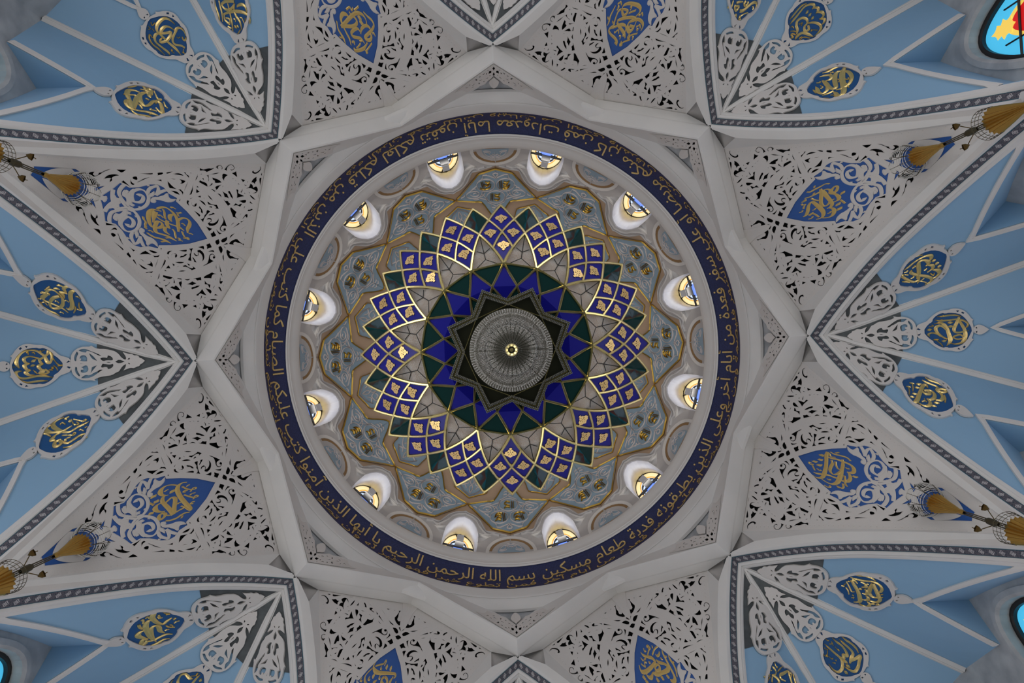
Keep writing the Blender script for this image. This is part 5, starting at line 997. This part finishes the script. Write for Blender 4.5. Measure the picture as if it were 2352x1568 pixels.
for k in range(16):
    a = rad(22.5 * k)
    for me, om in sq:
        b = link('blue_panel', me, ch, (0, 0, 0), a); link('filigree', om, b)
    link('green_panel', gr_me, ch, (0, 0, 0), a); link('green_triangle', gt_me, ch, (0, 0, 0), a); link('green_triangle', gi_me, ch, (0, 0, 0), a); link('blue_kite', kt_me, ch, (0, 0, 0), a)
    for s in (0, 1): link('spiral_bar', sb_a[s], ch, (0, 0, 0), a); link('spiral_bar', sb_b[s], ch, (0, 0, 0), a); link('star_bar', st_a[s], ch, (0, 0, 0), a); link('star_bar', st_b[s], ch, (0, 0, 0), a + rad(11.25))
    link('ring_bar', rb_me, ch, (0, 0, 0), a)
    c_ = link('crystal_curtain', cu_me, ch, (0, 0, 0), a); link('dark_cord', cd_me, c_)
# eight-pointed crown with the crystal bowl below
d2 = ray(1171.5, 804); SZ = 10.95
sx, sy = CP[0] + d2[0] * SZ - CX, CP[1] + d2[1] * SZ - CYY
def star(r0, r1, z, ph=22.5): return [np.array([sx + (r0 if i % 2 == 0 else r1) * math.cos(rad(ph + 22.5 * i)), sy + (r0 if i % 2 == 0 else r1) * math.sin(rad(ph + 22.5 * i)), z]) for i in range(16)]
k0 = SZ / F
def beads(mb, loop, r, step):
    for a, b in zip(loop, loop[1:] + loop[:1]):
        n = max(2, int(np.linalg.norm(b - a) / step))
        for i in range(n): mb.octa(a + (b - a) * i / n, r)
sbk = MB(); oA, oB = star(150 * k0, 115 * k0, SZ + .14), star(150 * k0, 115 * k0, SZ + .42); sbk.grid([[oA[i % 16], oB[i % 16]] for i in range(17)]); sbk.add(star(148 * k0, 113 * k0, SZ + .12) , [tuple(range(16))]); sbk.build('crown_plate', DARKC, ch)
for nm_, r0, r1, z, rr in (('outer_bead_row', 153, 118, SZ + .10, .016), ('outer_bead_row', 148, 114, SZ + .06, .016), ('inner_bead_row', 138, 107.5, SZ + .05, .016), ('inner_bead_row', 133.5, 104.5, SZ + .03, .014)):
    m_ = MB(); beads(m_, star(r0 * k0, r1 * k0, z), rr, rr * 1.75); m_.build(nm_, BEADG, ch)
rim = MB(); L_ = star(151 * k0, 116 * k0, SZ + .09); rim.tube(L_ + [L_[0]], .013, 6); L2_ = star(142.5 * k0, 111 * k0, SZ + .06); rim.tube(L2_ + [L2_[0]], .011, 6); rim.build('crown_rim', mat('olive_brass', (0.16, 0.14, 0.05), 0.35, 0.8), ch)
oc = MB(); O = [np.array([sx + 106 * k0 * math.cos(rad(45 * i)), sy + 106 * k0 * math.sin(rad(45 * i)), SZ + .05]) for i in range(9)]; oc.tube(O, .010, 6); oc.build('octagon_bar', BRASS, ch)
d3 = ray(1174.5, 803.5); BZ = 10.7; bx, by = CP[0] + d3[0] * BZ - CX, CP[1] + d3[1] * BZ - CYY
bowl = MB(); bowl.lathe([(0.66, BZ + .25), (0.66, BZ + .10), (0.55, BZ + .05), (0.40, BZ + .03), (0.39, BZ - .04), (0.2, BZ - .10), (0.02, BZ - .13)], 64, c=(bx, by)); bowl.build('bowl', mat('bowl_metal', (0.10, 0.095, 0.08), 0.4, 0.6), ch, True)
cb = MB(); r2 = random.Random(5)
for R_ in np.arange(0.105, 0.655, 0.0165):
    z = BZ + (.035 + .055 * (R_ - .40) / .26 if R_ > .40 else -.13 + .10 * (R_ / .40)); n = int(2 * PI * R_ / 0.0185) if R_ < .60 else 100
    for i in range(n):
        if R_ > .40 and R_ < .60 and abs((i / n * 8 + 0.5) % 1 - .5) < 0.012: continue
        a = 2 * PI * (i + r2.random() * .2) / n; cb.octa((bx + R_ * math.cos(a), by + R_ * math.sin(a), z - .012), r2.choice((0.0085, 0.0078, 0.0065)))
cb.build('crystal_beads', CRY, ch)['kind'] = 'stuff'
rs = MB()
for i in range(32): a = 2 * PI * i / 32; rs.tube([(bx + .10 * math.cos(a), by + .10 * math.sin(a), BZ - .13), (bx + .28 * math.cos(a), by + .28 * math.sin(a), BZ - .085), (bx + .385 * math.cos(a), by + .385 * math.sin(a), BZ - .05)], .0045, 5)
rs.build('bowl_ribs', DARKC, ch)
bs = MB(); bs.lathe([(0.10, BZ - .125), (0.10, BZ - .15), (0.085, BZ - .165), (0.055, BZ - .15), (0.05, BZ - .13)], 32, c=(bx, by)); bs.lathe([(0.035, BZ - .13), (0.03, BZ - .17), (0.001, BZ - .18)], 16, c=(bx, by)); bs.build('finial_boss', BRASS, ch, True)
hub = MB(); hub.lathe([(0.55, 12.3), (0.6, 12.0), (0.75, 11.6), (0.72, 11.3), (0.6, 11.1)], 32); hub.build('hub', DARKC, ch, True)
rod = MB(); rod.tube([(0, 0, 12.3), (0, 0, 26.93)], 0.05, 10); rod.build('suspension_rod', BRASS, ch)

# ---------------------------------------------------------------- torch lamps on the columns
TG = mat('lamp_gold', (0.62, 0.38, 0.10), 0.28, 1.0); TW = mat('bronze_wire', (0.10, 0.085, 0.05), 0.4, 0.8); TB = mat('frosted_beads', (0.66, 0.64, 0.58), 0.4)
def torch_parts():
    out = []
    z0, z1 = 12.50, 13.22
    rods = MB()
    for a in range(3):
        b = 2 * PI * a / 3; rods.tube([(.035 * math.cos(b), .035 * math.sin(b), 10.9), (.035 * math.cos(b), .035 * math.sin(b), 11.7), (.028 * math.cos(b), .028 * math.sin(b), z0)], .011, 6)
    rods.lathe([(.03, 11.55), (.06, 11.62), (.06, 11.78), (.03, 11.85)], 12); out.append(('stem', rods.mesh('stem', TW)))
    cup = MB(); rows = []
    for i in range(37):
        a = 2 * PI * i / 36; k = 1.0 if i % 2 == 0 else 0.80
        rows.append([(r * (1 - (1 - k) * min(1, r / .2)) * math.cos(a), r * (1 - (1 - k) * min(1, r / .2)) * math.sin(a), z) for r, z in ((.03, z0), (.06, z0 + .1), (.12, z0 + .4), (.20, z1))])
    cup.grid(rows); cup.lathe([(.03, z0 - .1), (.05, z0 - .05), (.05, z0 + .03), (.03, z0 + .06)], 12); out.append(('gold_cup', cup.mesh('gold_cup', TG)))
    wires = MB(); cage = MB()
    for p in range(6):
        a0 = 2 * PI * p / 6
        def petal(u, t):                        # u -1..1 across, t 0..1 up
            r = .205 + .15 * math.sin(t * PI * .8) - .10 * t ** 3; w = rad(29) * (1 - t ** 2.4); a = a0 + u * w; return (r * math.cos(a), r * math.sin(a), z1 + .62 * t)
        for u in (-1, 0, 1): wires.tube([petal(u, i / 8) for i in range(9)], .006, 5)
        for j in range(1, 15): t = j / 15; cage.tube([petal(u, t) for u in (-1, -.5, 0, .5, 1)], .0055, 4)
    out.append(('wire_petals', wires.mesh('wire_petals', TW))); out.append(('bead_wires', cage.mesh('bead_wires', TB)))
    glass = MB(); glass.lathe([(.02, z1), (.12, z1 + .06), (.14, z1 + .25), (.06, z1 + .42), (.001, z1 + .45)], 16); out.append(('lamp_bulb', glass.mesh('lamp_bulb', mat('blue_lamp_glass', (0.05, 0.12, 0.35), 0.2))))
    low = MB(); rows = []
    for i in range(37):
        a = 2 * PI * i / 36; k = 1.0 if i % 2 == 0 else 0.84; rows.append([(r * k * math.cos(a), r * k * math.sin(a), z) for r, z in ((.24, 11.12), (.16, 10.8), (.03, 10.35))])
    low.grid(rows); out.append(('lower_cup', low.mesh('lower_cup', TG)))
    lw = MB()
    for i in range(24): a = 2 * PI * i / 24; lw.tube([(.24 * math.cos(a), .24 * math.sin(a), 11.12), (.27 * math.cos(a), .27 * math.sin(a), 11.32)], .005, 4)
    for z in (11.18, 11.25, 11.32): lw.tube([((.24 + (z - 11.12) * .15) * math.cos(2 * PI * i / 24), (.24 + (z - 11.12) * .15) * math.sin(2 * PI * i / 24), z) for i in range(25)], .005, 4)
    out.append(('lower_wires', lw.mesh('lower_wires', TW)))
    for s in (1, -1):
        lv = MB(); lv.tube([(0, s * .03, 11.62), (0, s * .12, 11.78), (0, s * .22, 11.95), (-.02, s * .20, 12.08)], .008, 6)
        c = np.array([-.02, s * .20, 12.06]); lf_ = [(0, 0), (.06, .05), (.05, .12), (0, .2), (-.05, .12), (-.06, .05)]
        plate(lv, lf_, [], lambda x, y, h, c=c, s=s: (c[0] + h - .3 * abs(x), c[1] + s * x, c[2] - .06 - y * .9), 0.02, None); out.append(('bronze_leaf', lv.mesh('bronze_leaf', mat('bronze_leaf', (0.20, 0.14, 0.05), 0.35, 0.9))))
    br = MB(); P = [(.0, -.10, 11.34), (.0, .10, 11.34), (.75, .16, 11.34), (.75, -.16, 11.34)]; P2 = [(.0, -.05, 11.44), (.0, .05, 11.44), (.75, .16, 11.75), (.75, -.16, 11.75)]
    br.add(P + P2, [(0, 1, 2, 3), (4, 7, 6, 5), (0, 4, 5, 1), (1, 5, 6, 2), (2, 6, 7, 3), (3, 7, 4, 0)]); out.append(('bracket', br.mesh('bracket', PLASTER)))
    return out
tp = torch_parts()
for k, w_ in ((0, 'lower right'), (3, 'lower left'), (4, 'upper left'), (7, 'upper right')):
    a = rad(22.5 + 45 * k); R_ = 8.92
    t = thing('torch_lamp', 'tall gilt torch lamp with wire petals at the %s' % w_, 'lamp', (R_ * math.cos(a), R_ * math.sin(a), 0), a, 'torch lamps on the columns')
    for nm_, me in tp: link(nm_, me, t)
